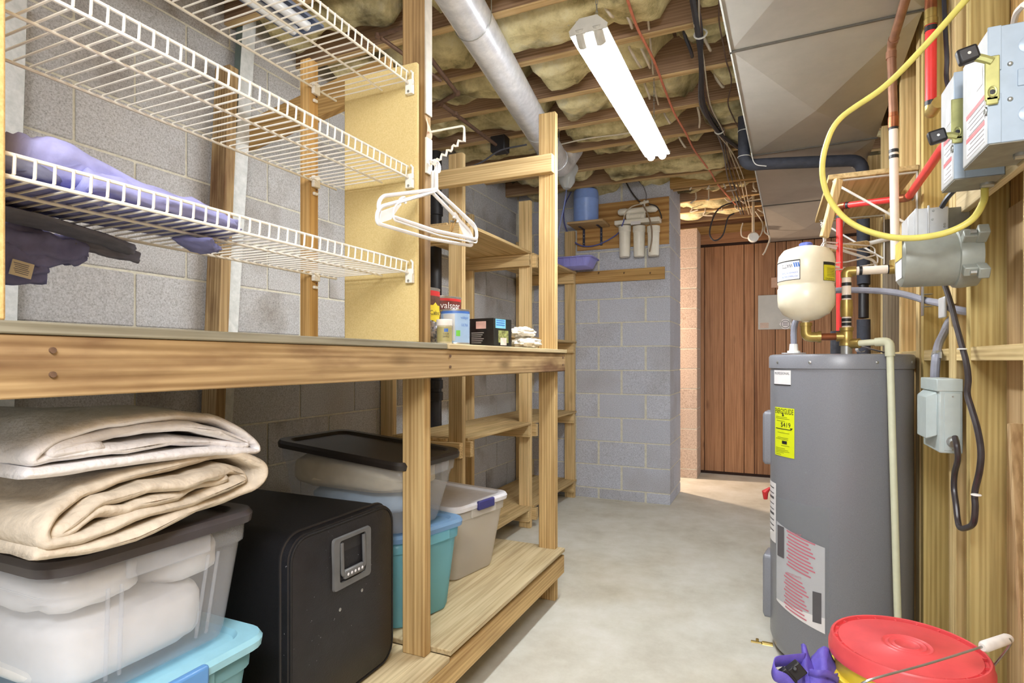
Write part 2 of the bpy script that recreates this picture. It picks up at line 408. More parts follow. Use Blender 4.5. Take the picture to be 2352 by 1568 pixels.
struct(block_wall('wall_back', MB().box(XL - 0.2, YC + 0.0035, 0, XC - 0.0035, YC + 0.18, 2.70).box(XC - 0.18, YC + 0.18, 0, XC - 0.0035, YE - 0.004, 2.70), M_block, bl))
bl = []
pxl, pxr, pyf = -1.35, atY(1601, 800, 6.08).x, 6.08
for k, z0, z1 in courses():
    if z1 > 2.62: continue
    za, zb = z0 + 0.004, z1 - 0.004
    m = pxr - (0.2032 if k % 2 else 0.4064)
    bl.append((m + 0.005, pyf, za, pxr, 6.40, zb)); bl.append((max(pxl, m - 0.4064), pyf, za, m - 0.005, 6.40, zb))
block_wall('wall_stub', MB().box(pxl, pyf + 0.004, 0, pxr - 0.004, 6.42, 2.52), M_block_warm, bl)

# ------------------------------------------------------------------ far wall: wood-look panelling, one plank between two grooves
YP = 6.43
pan = struct(MB().box(-1.4, YP + 0.012, 0, 1.9, YP + 0.08, 2.75).build('wall_far', plain('groove_dark', C(52, 30, 20), 0.8)))
us = [1606, 1618, 1663, 1709, 1732.5, 1781, 1806, 1843, 1870, 1909, 1935]
xs = [atY(u, 800, YP).x for u in us]
while xs[-1] < 1.7: xs.append(xs[-1] + random.choice((0.11, 0.2, 0.22, 0.15)))
for a, b in zip(xs[:-1], xs[1:]):
    MB().box(a + 0.003, YP, 0.03, b - 0.003, YP + 0.014, 2.388).build('plank', 'panel_wood', pan, 0.002)
# plywood and timber filling above the panelling
zz = atY(1640, 560, YP).z
MB().box(-0.95, YP - 0.006, zz, 1.8, YP + 0.012, 2.7).build('plank', 'panel_wood', pan, 0.002)
MB().box(-0.95, YP - 0.05, 2.52, 1.8, YP - 0.006, 2.60).build('plank', 'stud_brown', pan, 0.002)

# ------------------------------------------------------------------ right wall: bare studs on sheathing
XW = 0.50
wr = struct(MB().box(XW + 0.089, -0.6, 0, XW + 0.105, 4.05, 2.75).build('wall_right', AXMATS['stud_brown'][2]))
def stud(y0, y1, mat, z0=0.0, z1=2.62, x0=XW, x1=XW + 0.088): return MB().box(x0, y0, z0, x1, y1, z1).build('stud', mat, wr, 0.002)
stud(1.580, 1.618, 'stud_pale'); stud(1.180, 1.218, 'stud_pale')
stud(1.990, 2.028, 'treated')
stud(2.128, 2.166, 'stud_pale'); stud(2.168, 2.206, 'stud_pale')
stud(2.538, 2.576, 'treated'); stud(2.60, 2.66, 'stud_pale')
stud(2.945, 2.983, 'stud_pale'); stud(3.33, 3.40, 'weathered', 0, 1.88); stud(3.42, 3.458, 'stud_pale', 0, 2.37)
stud(3.885, 3.923, 'stud_pale', 0, 2.37); stud(3.97, 4.05, 'stud_pale', 0, 2.37)
for a, b in ((-0.6, 1.18), (1.218, 1.58), (1.618, 1.99), (2.028, 2.128), (2.206, 2.538), (2.66, 2.945), (2.983, 3.33)):
    MB().box(XW + 0.001, a, 1.19, XW + 0.088, b, 1.228).build('blocking', 'stud_pale', wr, 0.002)
MB().box(XW, -0.6, 2.62, XW + 0.088, 3.2, 2.66).build('top_plate', 'stud_pale', wr, 0.002)
MB().box(XW, 3.46, 1.19, XW + 0.088, 3.88, 1.23).build('blocking', 'stud_brown', wr, 0.002)
# sheathing panels of different tones seen between the studs
MB().box(XW + 0.079, 1.62, 0.0, XW + 0.089, 1.985, 1.6).build('sheathing_panel', AXMATS['chip_wood'][2], wr)
MB().box(XW + 0.079, 2.032, 0.0, XW + 0.089, 2.125, 2.6).build('sheathing_panel', 'stud_brown', wr)
MB().box(XW + 0.079, 2.208, 0.0, XW + 0.089, 2.535, 2.6).build('sheathing_panel', 'treated', wr)
MB().box(XW + 0.079, 2.665, 0.0, XW + 0.089, 3.32, 2.6).build('sheathing_panel', 'stud_brown', wr)

# ------------------------------------------------------------------ ceiling: deck, joists, glass wool
ZJ = 2.62
ceil = struct(MB().box(-2.4, -0.9, 2.86, 2.3, 6.8, 2.9).build('ceiling', AXMATS['joist_dark'][0]))
JY = [2.15 + 0.4064 * k for k in range(-5, 11)]
for y in JY:
    if y > 6.35: continue
    x0 = XL if y < 4.8 else -2.1
    if 4.70 < y < 5.05: y += 0.0
    MB().box(x0, y, ZJ + 0.006, 1.9, y + 0.038, 2.86).build('joist', 'joist_dark', ceil, 0.002)
    MB().box(x0, y - 0.0005, ZJ, 1.9, y + 0.0385, ZJ + 0.006).build('joist_edge', 'joist_edge', ceil, 0.001)
def batt(x0, x1, y0, y1, sag, seed):
    nx, ny = max(6, int((x1 - x0) / 0.03)), 14
    def fn(u, v):
        x, y = x0 + (x1 - x0) * u, y0 + (y1 - y0) * v
        q = V((x * 2.2, y * 3.0, seed)); n = noise.fractal(q, 0.8, 2.1, 3); n2 = noise.noise(V((x * 9, y * 9, seed + 3)))
        n3 = noise.noise(V((x * 24, y * 24, seed + 9)))
        edge = min(1.0, 4 * v, 4 * (1 - v), 8 * u, 8 * (1 - u))
        rag = 0.03 * noise.noise(V((x * 7, seed, 1.7)))
        z = 2.80 - edge * (sag + 0.025 + 0.095 * n + 0.028 * n2 + 0.010 * n3 + rag); lim = 2.615 + 0.012 * n3
        if z < lim: z = lim - 0.12 * (lim - z)
        return V((x + 0.01 * n2, y + (0.02 * n if 0.05 < v < 0.95 else 0), z))
    return MB().grid(fn, nx, ny).build('insulation_batt', M_insul, ceil, ang=180)
seed = 0
for a, b in zip(JY[:-1], JY[1:]):
    if b < 1.2: continue
    seed += 1
    if a < 4.8:
        cuts = [XL + 0.01, -1.2 + random.uniform(-.2, .2), -0.35 + random.uniform(-.15, .15), 0.3, 1.6]
    else:
        cuts = [-1.0, -0.1, 1.6]
    for c0, c1 in zip(cuts[:-1], cuts[1:]):
        batt(c0 + 0.01, c1 - 0.01, a + 0.04, b - 0.002, random.uniform(0.125, 0.165), seed * 3.7 + c0)
# header over the opening in the block wall, and loose pale paper on the sill
MB().box(XC, YC - 0.02, 2.60, 1.9, YC + 0.04, 2.86).build('header_beam', 'stud_brown', ceil, 0.002)
MB().box(-2.1, YC - 0.05, 2.70, XC, YC + 0.14, 2.735).build('sill_plate', 'joist_dark', ceil, 0.002)

for i, (u, v) in enumerate(((1282, 428), (1310, 424), (1385, 420), (1412, 416), (1446, 408), (1458, 403))):
    c = atY(u, v, YC - 0.06); m = MB(); w_ = 0.03 + 0.012 * (i % 3)
    m.add([c + V((-w_, 0, 0)), c + V((w_ * .8, -.004, .012)), c + V((w_, 0, .026)), c + V((-w_ * .9, .004, .02))], [(0, 1, 2, 3)]); m.build('paper_scrap', plain('scrap_paper', C(232, 222, 206), .8, var=0), ceil, solid=.001)
# ------------------------------------------------------------------ workbench
BX, BZ = -0.95, 1.245
wb = thing('workbench', 'long rough timber workbench along the block wall with low plywood shelf', 'workbench', (-1.3, 1.5, 0))
MB().box(-2.01, -0.2, BZ - 0.018, BX + 0.004, 1.60, BZ).build('bench_top', 'ply_grey', wb, 0.003)
MB().box(-2.01, 1.605, BZ - 0.018, BX + 0.008, 2.765, BZ).build('bench_top', 'ply', wb, 0.003)
MB().box(BX - 0.038, -0.2, 1.137, BX, 2.76, BZ - 0.0185).build('fascia', 'bench_wood', wb, 0.003)
for y in (0.49, 1.62, 2.72):
    for z in (1.205, 1.17):
        MB().cyl((BX - 0.001, y, z), (BX + 0.004, y, z), 0.0045, n=10).build('nail', M_rust, wb)
MB().box(-1.10, 1.572, 0.2405, -1.015, 1.61, BZ - 0.02).build('post', 'pine', wb, 0.003)
MB().box(-1.10, 1.572, BZ, -1.015, 1.61, 2.63).build('post', 'old_post', wb, 0.003)
m = MB(); letters(m, 'NO.2 SPR', lambda x, y: V((-1.058 + x, 1.5713, 2.43 + y)), .026, .07); m.build('grade_stamp', plain('stamp_ink', C(74, 56, 42), .8, var=0), wb)
MB().box(-1.07, 2.70, 0.0, -0.982, 2.738, 2.425).build('post', 'pine', wb, 0.003)
MB().box(-1.72, 2.66, 2.115, -0.985, 2.699, 2.205).build('brace', 'pine_fresh', wb, 0.003)
MB().box(-1.08, 0.30, 0.0, -0.99, 0.338, BZ - 0.02).build('post', 'pine', wb, 0.003)
# low shelf
MB().box(-1.72, -0.2, 0.222, BX + 0.004, 1.615, 0.240).build('low_shelf_board', 'ply', wb, 0.003)
MB().box(-1.72, 1.618, 0.238, BX + 0.004, 2.745, 0.256).build('low_shelf_board', 'ply', wb, 0.003)
MB().box(BX - 0.038, -0.2, 0.132, BX, 2.745, 0.2215).build('low_rail', 'pine', wb, 0.003)
MB().box(-1.72, -0.2, 0.132, -1.682, 2.70, 0.2215).build('low_rail', 'pine', wb, 0.003)
MB().box(-1.682, 2.66, 0.132, BX - 0.04, 2.698, 0.2215).build('cross_rail', 'pine', wb, 0.003)
MB().box(-1.79, 2.66, 0.0, -1.745, 2.70, 1.22).build('post', 'stud_brown', wb, 0.003)
# light 2x2 that carries the wire shelves
MB().box(-1.305, 1.335, BZ, -1.268, 1.372, 2.10).build('shelf_upright', 'stud_brown', wb, 0.002)
# particle board end panels
MB().box(-1.245, 1.462, BZ, -0.972, 1.478, 2.085).build('end_panel', M_chip, wb, 0.004)
MB().box(-1.245, 0.428, BZ, -0.968, 0.444, 2.3).build('end_panel', M_chip_edge, wb, 0.004)
# studs leaning behind the bench, against the block wall
p0, p1 = atX(488, 985, -2.065), atX(521, 158, -2.065)
ls = thing('leaning_stud', 'old two-by-four leaning behind the bench, beside the galvanized stud', 'lumber', (p0.x, p0.y, 0))
dd = (p1 - p0).normalized(); p00 = p0 - dd * (p0.z / dd.z)
MB().bar(p00, p1, 0.046, 0.085, (1, 0, 0)).build('timber', 'bench_wood', ls, 0.003)
for nm, ua, va, ub, vb, X, lab in (('steel_stud', 517, 985, 574, 40, -2.07, 'galvanized steel stud leaning in the middle of the block wall'),
                                   ('steel_stud', 8, 750, 32, 0, -2.07, 'galvanized steel stud at the left end of the block wall')):
    p0, p1 = atX(ua, va, X), atX(ub, vb, X); dd = (p1 - p0).normalized(); p0 = p0 - dd * (p0.z / dd.z); p1 = p1 + dd * 0.02
    t = thing(nm, lab, 'metal stud', (p0.x, p0.y, 0))
    MB().bar(p0, p1, 0.002, 0.066, (0, 1, 0)).build('web', M_steel, t)
    for s in (-1, 1):
        q = V((-0.018, s * 0.033, 0)); MB().bar(p0 + q, p1 + q, 0.036, 0.002, (0, 1, 0)).build('flange', M_steel_green, t)
# old two-by-six lying across, tail end behind the particle board
a, b = atY(545, 325, 1.84), atY(900, 165, 1.84)
t = thing('cross_timber', 'dark two-by-six running from the steel stud up behind the end panel', 'lumber', tuple((a + b) / 2))
MB().bar(a, b, 0.038, 0.12).build('timber', 'stud_brown', t, 0.003)

# ------------------------------------------------------------------ storage rack further along the wall
RX = -1.57
rk = thing('storage_rack', 'open pine storage rack with four shelves between bench and back wall', 'shelf', (-1.8, 3.8, 0))
PY = [(2.815, 2.853, 2.346), (3.80, 3.838, 2.33), (4.80, 4.838, 2.315)]
LV = [0.157, 0.755, 1.36, 1.962]
for y0, y1, zt in PY:
    MB().box(RX - 0.089, y0, 0, RX, y1, zt).build('post', 'pine_fresh', rk, 0.003)
    MB().box(-2.125, y0, 0, -2.036, y1, zt - 0.05).build('post', 'pine_fresh', rk, 0.003)
    for z in LV:
        MB().box(-2.10, y0 - 0.039, z - 0.105, RX + 0.005, y0 - 0.0005, z - 0.019).build('brace', 'pine_fresh', rk, 0.003)
        if y0 < 4.5: MB().box(-2.10, y1 + 0.0005, z - 0.105, RX + 0.03, y1 + 0.039, z - 0.019).build('brace', 'pine_fresh', rk, 0.003)
for z in LV:
    for ya, yb in ((2.76, 3.818), (3.822, 4.855)):
        mid = -1.86 + random.uniform(-.04, .04)
        MB().box(-2.03, ya + 0.04 if ya < 3 else ya, z - 0.018, mid - 0.002, yb, z).build('shelf_board', 'shelf_ply', rk, 0.002)
        MB().box(mid + 0.002, ya + 0.04 if ya < 3 else ya + .0, z - 0.018, RX - 0.091, yb, z).build('shelf_board', 'shelf_ply', rk, 0.002)
        for (a, b) in ((ya + (0.1 if ya < 3 else 0.02), yb - 0.02),):
            MB().box(RX - 0.09, a, z - 0.018, RX + 0.01, b, z).build('shelf_board', 'shelf_ply', rk, 0.002)
# ------------------------------------------------------------------ shop lights
M_tube = emit('lit_tube', (0.94, 0.972, 1.0, 1), TUBE_POWER)
M_fix = plain('fixture_white', C(226, 226, 222), 0.4, var=0.03)
M_fixgrey = plain('fixture_grey', C(178, 176, 168), 0.5, var=0.05)
M_fixblue = plain('fixture_off', C(150, 166, 200), 0.35, 0.2, var=0.05)
def trough(t, x, y0, y1, z, w, mat):
    prof = [(-w/2, 0), (-w/2 + 0.004, 0.012), (-0.028, 0.05), (0.028, 0.05), (w/2 - 0.004, 0.012), (w/2, 0)]
    m = MB(); m.loft([[V((x + a, y, z + b)) for a, b in prof] for y in (y0, y1)], True, True, closed=False)
    return m.build('reflector', mat, t, solid=0.0015)
def end_plate(t, x, y, z, mat):
    m = MB(); m.prism([(x - 0.062, y, z + 0.004), (x + 0.062, y, z + 0.004), (x + 0.066, y, z + 0.02), (x + 0.03, y, z + 0.055), (x - 0.03, y, z + 0.055), (x - 0.066, y, z + 0.02)], (0, 0.004, 0))
    return m.build('end_plate', mat, t, 0.001)
fa, fb = px(1350, 88, 1.87), px(1512, 360, 3.0)
FX, FY0, FY1, FZ = 0.045, atZ(1350, 82, 2.25).y, atZ(1511, 362, 2.25).y, 2.25
FX = (atZ(1350, 82, 2.25).x + atZ(1511, 362, 2.25).x) / 2
fl = thing('shop_light', 'lit twin-tube fluorescent shop light hanging between the round pipe and the duct', 'light', (FX, (FY0 + FY1) / 2, FZ))
trough(fl, FX, FY0, FY1, FZ + 0.012, 0.128, M_fix)
end_plate(fl, FX, FY0 - 0.004, FZ + 0.006, M_fixgrey); end_plate(fl, FX, FY1, FZ + 0.006, M_fixgrey)
for s in (-1, 1):
    MB().cyl((FX + s * 0.029, FY0 + 0.05, FZ), (FX + s * 0.029, FY1 - 0.02, FZ), 0.0185, n=14).build('fluorescent_tube', M_tube, fl)
    for y, k in ((FY0, 1), (FY1, -1)):
        m = MB(); m.tube([(FX + s * 0.029, y, FZ + 0.03), (FX + s * 0.029, y + k * 0.02, FZ + 0.012), (FX + s * 0.029, y + k * 0.05, FZ - 0.002)], [0.016, 0.018, 0.019], 10)
        m.build('tube_holder', M_fixgrey if k > 0 else M_fix, fl)
for y in (FY0 + 0.1, FY1 - 0.1):
    m = MB()
    for k in range(16):
        z = FZ + 0.062 + k * 0.021; a = 0 if k % 2 else PI / 2
        m.tube([V((FX + 0.004 * math.cos(a) * math.cos(q), y + 0.004 * math.sin(a) * math.cos(q), z + 0.013 * math.sin(q))) for q in [2*PI*j/8 for j in range(8)]], 0.0012, 4, closed=True)
    m.build('hanging_chain', M_zinc, fl)
sl = thing('shop_light', 'unlit blue-grey shop light seen through the top wire shelf', 'light', (-1.6, 1.1, 2.44))
trough(sl, -1.60, 0.48, 1.68, 2.43, 0.15, M_fixblue)
end_plate(sl, -1.60, 1.68, 2.425, M_fixblue); end_plate(sl, -1.60, 0.476, 2.425, M_fixblue)
for s in (-1, 1):
    MB().cyl((-1.60 + s * 0.032, 0.52, 2.425), (-1.60 + s * 0.032, 1.64, 2.425), 0.0185, n=12).build('fluorescent_tube', plain('unlit_tube', C(232, 236, 240), 0.2, var=0), sl)
for y in (0.6, 1.56): MB().tube([(-1.6, y, 2.48), (-1.598, y + 0.003, 2.55), (-1.6, y, 2.63)], 0.0015, 4).build('hanging_wire', M_zinc, sl)

# ------------------------------------------------------------------ round vent pipe, crossing under the joists
ra, rb = atZ(1058, 0, 2.54), atZ(1268, 352, 2.54)
dirp = (rb - ra).normalized()
rp = thing('vent_pipe', 'round galvanized vent pipe under the joists, left of the lit shop light', 'pipe', tuple((ra + rb) / 2))
a0, a1, a2 = ra - dirp * 0.16, ra + dirp * 1.28, rb + dirp * 0.12
MB().cyl(a0, a1, 0.078, n=40).build('pipe_section', M_pipe_metal, rp)
MB().cyl(a1 - dirp * 0.03, a2, 0.0795, n=40).build('pipe_section', M_pipe_metal, rp)
e = a2; side = V((0.5, 0.85, 0.1)).normalized()
MB().tube(bend([e - dirp * 0.01, e + dirp * 0.14, e + dirp * 0.14 + V((0.05, 0.12, 0.16))], 0.12, 6), 0.084, 24).build('elbow', M_pipe_metal, rp)
MB().tube(bend([a0 + dirp * .02, a0 - dirp * 0.04, a0 - dirp * 0.04 + V((0, 0, .1)), a0 - dirp * 0.04 + V((0, 0, .16))], .08, 5), 0.081, 24).build('elbow', M_pipe_metal, rp)
off = V((0.078, 0.012, 0)); MB().bar(a0 + V((-0.056, 0, -0.056)), a1 + V((-0.056, 0, -0.056)), 0.004, 0.003).build('lock_seam', M_pipe_metal, rp)
for q in (0.15, 0.85):
    c = a0.lerp(a2, q); m = MB()
    m.tube([c + V((0.083 * math.cos(t), 0, 0.083 * math.sin(t))) for t in [PI + PI * j / 12 for j in range(13)]] , 0.002, 5); m.tube([c + V((0.083, 0, 0)), c + V((0.083, 0, 0.1))], 0.002, 5); m.tube([c + V((-0.083, 0, 0)), c + V((-0.083, 0, 0.1))], 0.002, 5)
    m.build('strap_hanger', M_zinc, rp)
# plastic-wrapped end
ws = thing('plastic_wrap', 'crumpled clear plastic stuffed beside the end of the vent pipe', 'plastic', tuple(px(1300, 390, 4.15)))
def wrapf(u, v):
    a = 2 * PI * u; c = px(1302, 395, 4.2); r = 0.07 * math.sin(PI * (0.12 + 0.76 * v)) * (1 + 0.25 * noise.noise(V((math.cos(a) * 2, math.sin(a) * 2, v * 4))))
    return c + V((r * math.cos(a), r * math.sin(a), 0.24 * (v - 0.5)))
MB().grid(wrapf, 28, 12).build('wrap', clear_plastic('cloudy_plastic', C(226, 232, 236), 0.25), ws, ang=25)

# ------------------------------------------------------------------ rectangular duct
DZ, D0, D1 = 2.39, V((-0.185, 1.1, 0)), V((-0.024, 6.43, 0))
du = thing('duct', 'large rectangular sheet-metal duct with cross-broken panels under the joists', 'duct', (0.2, 3.7, DZ))
dv = (D1 - D0).normalized(); dw = V((dv.y, -dv.x, 0)); WD = 0.615
cuts = [1.18, 2.40, 3.665, 4.90, 6.42]
for s, (ya, yb) in enumerate(zip(cuts[:-1], cuts[1:])):
    a = D0 + dv * ((ya - D0.y) / dv.y); b = D0 + dv * ((yb - D0.y) / dv.y - 0.006)
    c = (a + b) / 2 + dw * WD / 2
    zt = 2.575; z = DZ - (0.0 if s != 1 else 0.0)
    P = lambda q, w, zz: V((q.x, q.y, 0)) + dw * w + V((0, 0, zz))
    m = MB()
    a_, b_, c_ = a, b, (a + b) / 2
    bot = [P(a, 0, z), P(a, WD, z), P(b, WD, z), P(b, 0, z)]; ctr = P(c_, WD / 2, z - 0.045)
    top = [P(a, 0, zt), P(a, WD, zt), P(b, WD, zt), P(b, 0, zt)]
    m.add(bot + [ctr], [(0, 1, 4), (1, 2, 4), (2, 3, 4), (3, 0, 4)])
    m.add(bot + top, [(0, 1, 5, 4), (1, 2, 6, 5), (2, 3, 7, 6), (3, 0, 4, 7), (4, 5, 6, 7)])
    m.build('duct_section', M_duct, du, smooth=False)
    m = MB(); m.bar(P(a, -0.006, z - 0.003), P(a, WD + 0.006, z - 0.003), 0.009, 0.006)
    m.bar(P(a, -0.006, z - 0.006), P(a, -0.006, zt), 0.022, 0.005, (1, 0, 0))
    m.build('drive_cleat', plain('cleat_dark', C(104, 100, 92), .5, .3), du)
    MB().bar(P(a, -0.003, z), P(b, -0.003, z), 0.006, 0.012).build('corner_seam', M_steel, du)

# ------------------------------------------------------------------ foam-insulated line
M_foam = plain('dark_foam', C(66, 70, 82), 0.75, var=0.12, bump=0.3, bscale=120)
ip = thing('insulated_pipe', 'dark foam-wrapped pipe bending under the duct and down behind the corner shelf', 'pipe', (0.47, 3.83, 0))
q1 = atZ(1709, 378, 2.335)
q0 = V((q1.x + 0.0, q1.y + 0.0, 2.65)); q2 = V((0.465, 3.82, 2.33))
MB().tube(bend([q0, V((q1.x, q1.y, 2.33)), V((-0.02, q1.y + 0.02, 2.328)), q2, V((0.47, 3.84, 2.0)), V((0.468, 3.80, 1.62))], 0.07, 6), 0.033, 18).build('foam_sleeve', M_foam, ip)
MB().tube([V((0.468, 3.80, 1.615)), V((0.465, 3.78, 1.43))], 0.026, 16).build('pipe', M_black, ip)
MB().tube([V((0.465, 3.78, 1.42)), V((0.465, 3.75, 0.6)), V((0.465, 3.75, 0.0))], 0.034, 18).build('foam_sleeve', M_foam, ip)
for p in (q0 + V((0, 0, -0.12)), V((q1.x + 0.0, q1.y, 2.38)), q2 + V((-0.05, 0, 0))):
    ax = 'x' if abs(p.z - 2.33) < 0.02 else 'z'
    m = MB(); n = 16
    for_ = [p + (V((0, 0.0345 * math.cos(t), 0.0345 * math.sin(t))) if ax == 'x' else V((0.0345 * math.cos(t), 0.0345 * math.sin(t), 0))) for t in [2*PI*j/n for j in range(n)]]
    m.tube(for_, 0.0022, 5, closed=True); m.build('cable_tie', M_white, ip)
m = MB(); m.tube(spline([q0 + V((0.035, -0.03, -0.1)), q0 + V((0.04, -0.035, -0.25)), V((q1.x + 0.06, q1.y - 0.04, 2.32)), V((q1.x + 0.12, q1.y - 0.03, 2.30))], 6), 0.003, 5)
m.build('loose_tie_end', M_white, ip)

# ------------------------------------------------------------------ cables along the joists
def cable(name, label, pts, r, mat, cat='cable', group=None, n=6, k=5):
    sp = spline(pts, k); c = sum(sp, V()) / len(sp)
    o = MB().tube(sp, r, n).build(name, mat, None); return tag(o, label, cat, group)
M_orange = plain('orange_jacket', C(226, 138, 110), 0.5, var=0.08)
M_cblack = plain('black_jacket', C(52, 52, 60), 0.45, var=0.1)
M_cgrey = plain('grey_jacket', C(120, 118, 124), 0.5, var=0.1)
M_cwhite = plain('cream_jacket', C(214, 204, 186), 0.5, var=0.06)
M_cbrown = plain('brown_jacket', C(110, 84, 72), 0.5, var=0.1)
zc = ZJ - 0.012
cable('orange_cable', 'thin orange cable running along the joists right of the lit shop light', [atZ(u, v, zc) for u, v in ((1435, -20), (1463, 62), (1500, 135), (1525, 200), (1548, 258), (1575, 305), (1595, 345), (1632, 395))] + [atZ(1650, 425, zc), atZ(1690, 470, zc)], 0.006, M_orange)
bund = [(1590, -20), (1605, 75), (1612, 135), (1618, 240), (1650, 300)]
cable('black_cable', 'thick black cable in the bundle right of the orange cable', [atZ(u - 2, v, zc - 0.012) for u, v in bund] + [atZ(1690, 335, zc - 0.015), atZ(1702, 342, zc + 0.05)], 0.013, M_cblack)
offs = [(-10, -2, M_cgrey, 0.005), (9, 1, M_cblack, 0.005), (13, 3, M_cbrown, 0.004), (17, 0, M_cwhite, 0.0035), (-6, 4, M_cwhite, 0.004)]
for i, (du_, dv_, mt, r) in enumerate(offs):
    pts = [atZ(u + du_ * (0.7 if v < 70 else 0.45 + 0.02 * (i % 3)) + (6 * math.sin(v * 0.02 + i)), v, zc - 0.004 - 0.003 * i) for u, v in bund]
    tail = [(1662 + 5 * i, 350), (1672 + 9 * i, 410), (1690 + 7 * i, 460), (1702 + 6 * i, 492)]
    pts += [atZ(u, v, zc - 0.004) for u, v in tail]
    cable('cable', ['grey cable tied in the bundle under the joists', 'slim black cable on the duct side of the bundle', 'brown cable tied in the bundle under the joists', 'thin cream cable nearest the duct in the bundle', 'thin cream cable on the shop light side of the bundle'][i], pts, r, mt)
for i, (u, v) in enumerate(((1609, 78), (1652, 300))):
    c = atZ(u, v, zc - 0.008); t = MB().tube([c + V((0.026 * math.cos(a), 0, 0.02 * math.sin(a))) for a in [2*PI*j/14 for j in range(14)]], 0.004, 5, closed=True).build('cable_tie', M_white, None)
    tag(t, ['white tie around the cable bundle nearest the camera', 'white tie where the cable bundle spreads'][i], 'tie')
cable('wavy_cable', 'thin brown wire wandering down beside the duct edge', [atZ(u, v, zc) for u, v in ((1652, -15), (1652, 50), (1662, 105), (1668, 140), (1680, 185), (1672, 235), (1682, 265), (1700, 300))], 0.0035, M_cbrown)
cable('cream_cable', 'cream cable hanging between joists behind the orange cable', [atZ(u, v, zc + 0.03) for u, v in ((1480, -20), (1490, 60), (1497, 130), (1503, 200), (1512, 240))], 0.005, M_cwhite)
cable('cream_cable', 'long cream cable crossing the joists from the rack to the shop light', [atZ(u, v, zc) for u, v in ((1215, 345), (1280, 333), (1350, 318), (1440, 306), (1500, 290))], 0.0045, M_cwhite)
# short springs of wire and cable drops that hold the glass wool
spots = [(1283, 40, 1312, 58), (1302, 25, 1330, 55), (1383, 3, 1408, 50), (1430, 10, 1452, 75), (1445, 108, 1472, 164), (1470, 103, 1493, 165), (1480, 190, 1492, 235), (1572, 78, 1590, 140), (1612, 75, 1632, 126), (1643, 175, 1662, 208), (1668, 60, 1680, 125), (1693, 155, 1704, 208), (1526, 260, 1540, 290), (1560, 315, 1575, 345), (1600, 230, 1606, 300), (1672, 245, 1682, 272)]
where = ['just above the near end of the shop light, the left one', 'just above the near end of the shop light, the right one', 'above the shop light at the top of the photo', 'between shop light and orange cable, nearest the camera', 'right of the shop light, left one of a pair', 'right of the shop light, right one of a pair', 'right of the middle of the shop light', 'left of the black cable bundle', 'right of the tied black bundle', 'near the duct, short and straight', 'by the duct edge, nearest the camera', 'by the duct edge, second from the camera', 'right of the far end of the shop light, upper', 'right of the far end of the shop light, lower', 'just left of the bundle where it bends', 'between the wavy wire and the insulated pipe']
for k, (u0, v0, u1, v1) in enumerate(spots):
    p, q = atZ(u0, v0, 2.66), atZ(u1, v1, 2.60)
    d = k in (7, 10, 11)
    cable('cable_drop', ('dark' if d else 'cream') + ' cable drop ' + where[k], [p + V((0, 0, 0.05)), p, p.lerp(q, .5) + V((0.01, 0, -0.015)), q + V((0, 0, 0.02))], 0.008 if d else 0.0065, M_cblack if d else M_cwhite, 'cable', 'cable drops in the ceiling')
# cables of the passage ceiling
rnd = random.Random(3)
for r_, (v, row) in enumerate(((425, 'nearest'), (453, 'middle'), (482, 'farthest'))):
    for c_, col in enumerate(('beside the block wall corner', 'second from the block wall corner', 'third from the block wall corner', 'fourth from the block wall corner', 'beside the duct')):
        u = 1592 + 34 * c_ + rnd.uniform(-7, 7); p = atZ(u, v + rnd.uniform(-6, 6), 2.62)
        cable('cable_drop', 'pale loose cable end in the %s passage joist bay, %s' % (row, col), [p + V((0, 0, 0.06)), p, p + V((rnd.uniform(-.05, .05), rnd.uniform(-.03, .03), -0.03)), p + V((rnd.uniform(-.07, .07), rnd.uniform(-.04, .04), -rnd.uniform(0.0, .05)))], 0.006, M_cwhite, 'cable', 'loose cable ends in the passage ceiling')
cable('looped_cable', 'black and white coaxial cable looped below the passage ceiling', [px(u, v, 5.2) for u, v in ((1752, 462), (1700, 462), (1650, 480), (1630, 530), (1640, 552), (1660, 540), (1672, 500), (1686, 490))], 0.007, M_cblack)
cable('cream_cable', 'cream cable drooping from the duct corner in the passage', [px(u, v, 5.3) for u, v in ((1740, 480), (1762, 498), (1755, 530), (1768, 545), (1758, 575), (1752, 585))], 0.007, M_cwhite)
cable('cream_cable', 'cream cable curled behind the lamp holder', [px(u, v, 5.3) for u, v in ((1735, 485), (1752, 515), (1742, 545), (1708, 545), (1702, 530), (1706, 512))], 0.006, M_cwhite)
lh = px(1730, 545, 5.25)
t = thing('lamp_holder', 'round white ceiling lamp holder hanging loose by its wires in the passage', 'lamp', tuple(lh))
ax = (V((0, 0, CAM_Z)) - lh); ax.z = -0.3; ax.normalize()
MB().tube([lh - ax * 0.05, lh, lh + ax * 0.012, lh + ax * 0.03], [0.035, 0.045, 0.047, 0.036], 20).build('holder', M_white, t)
MB().tube([lh - ax * 0.11, lh - ax * 0.05], 0.042, 8).build('box', M_black, t)
MB().tube([lh - ax * 0.1, lh - ax * 0.1 + V((0, 0, 0.45))], 0.012, 8).build('wires', M_cwhite, t)
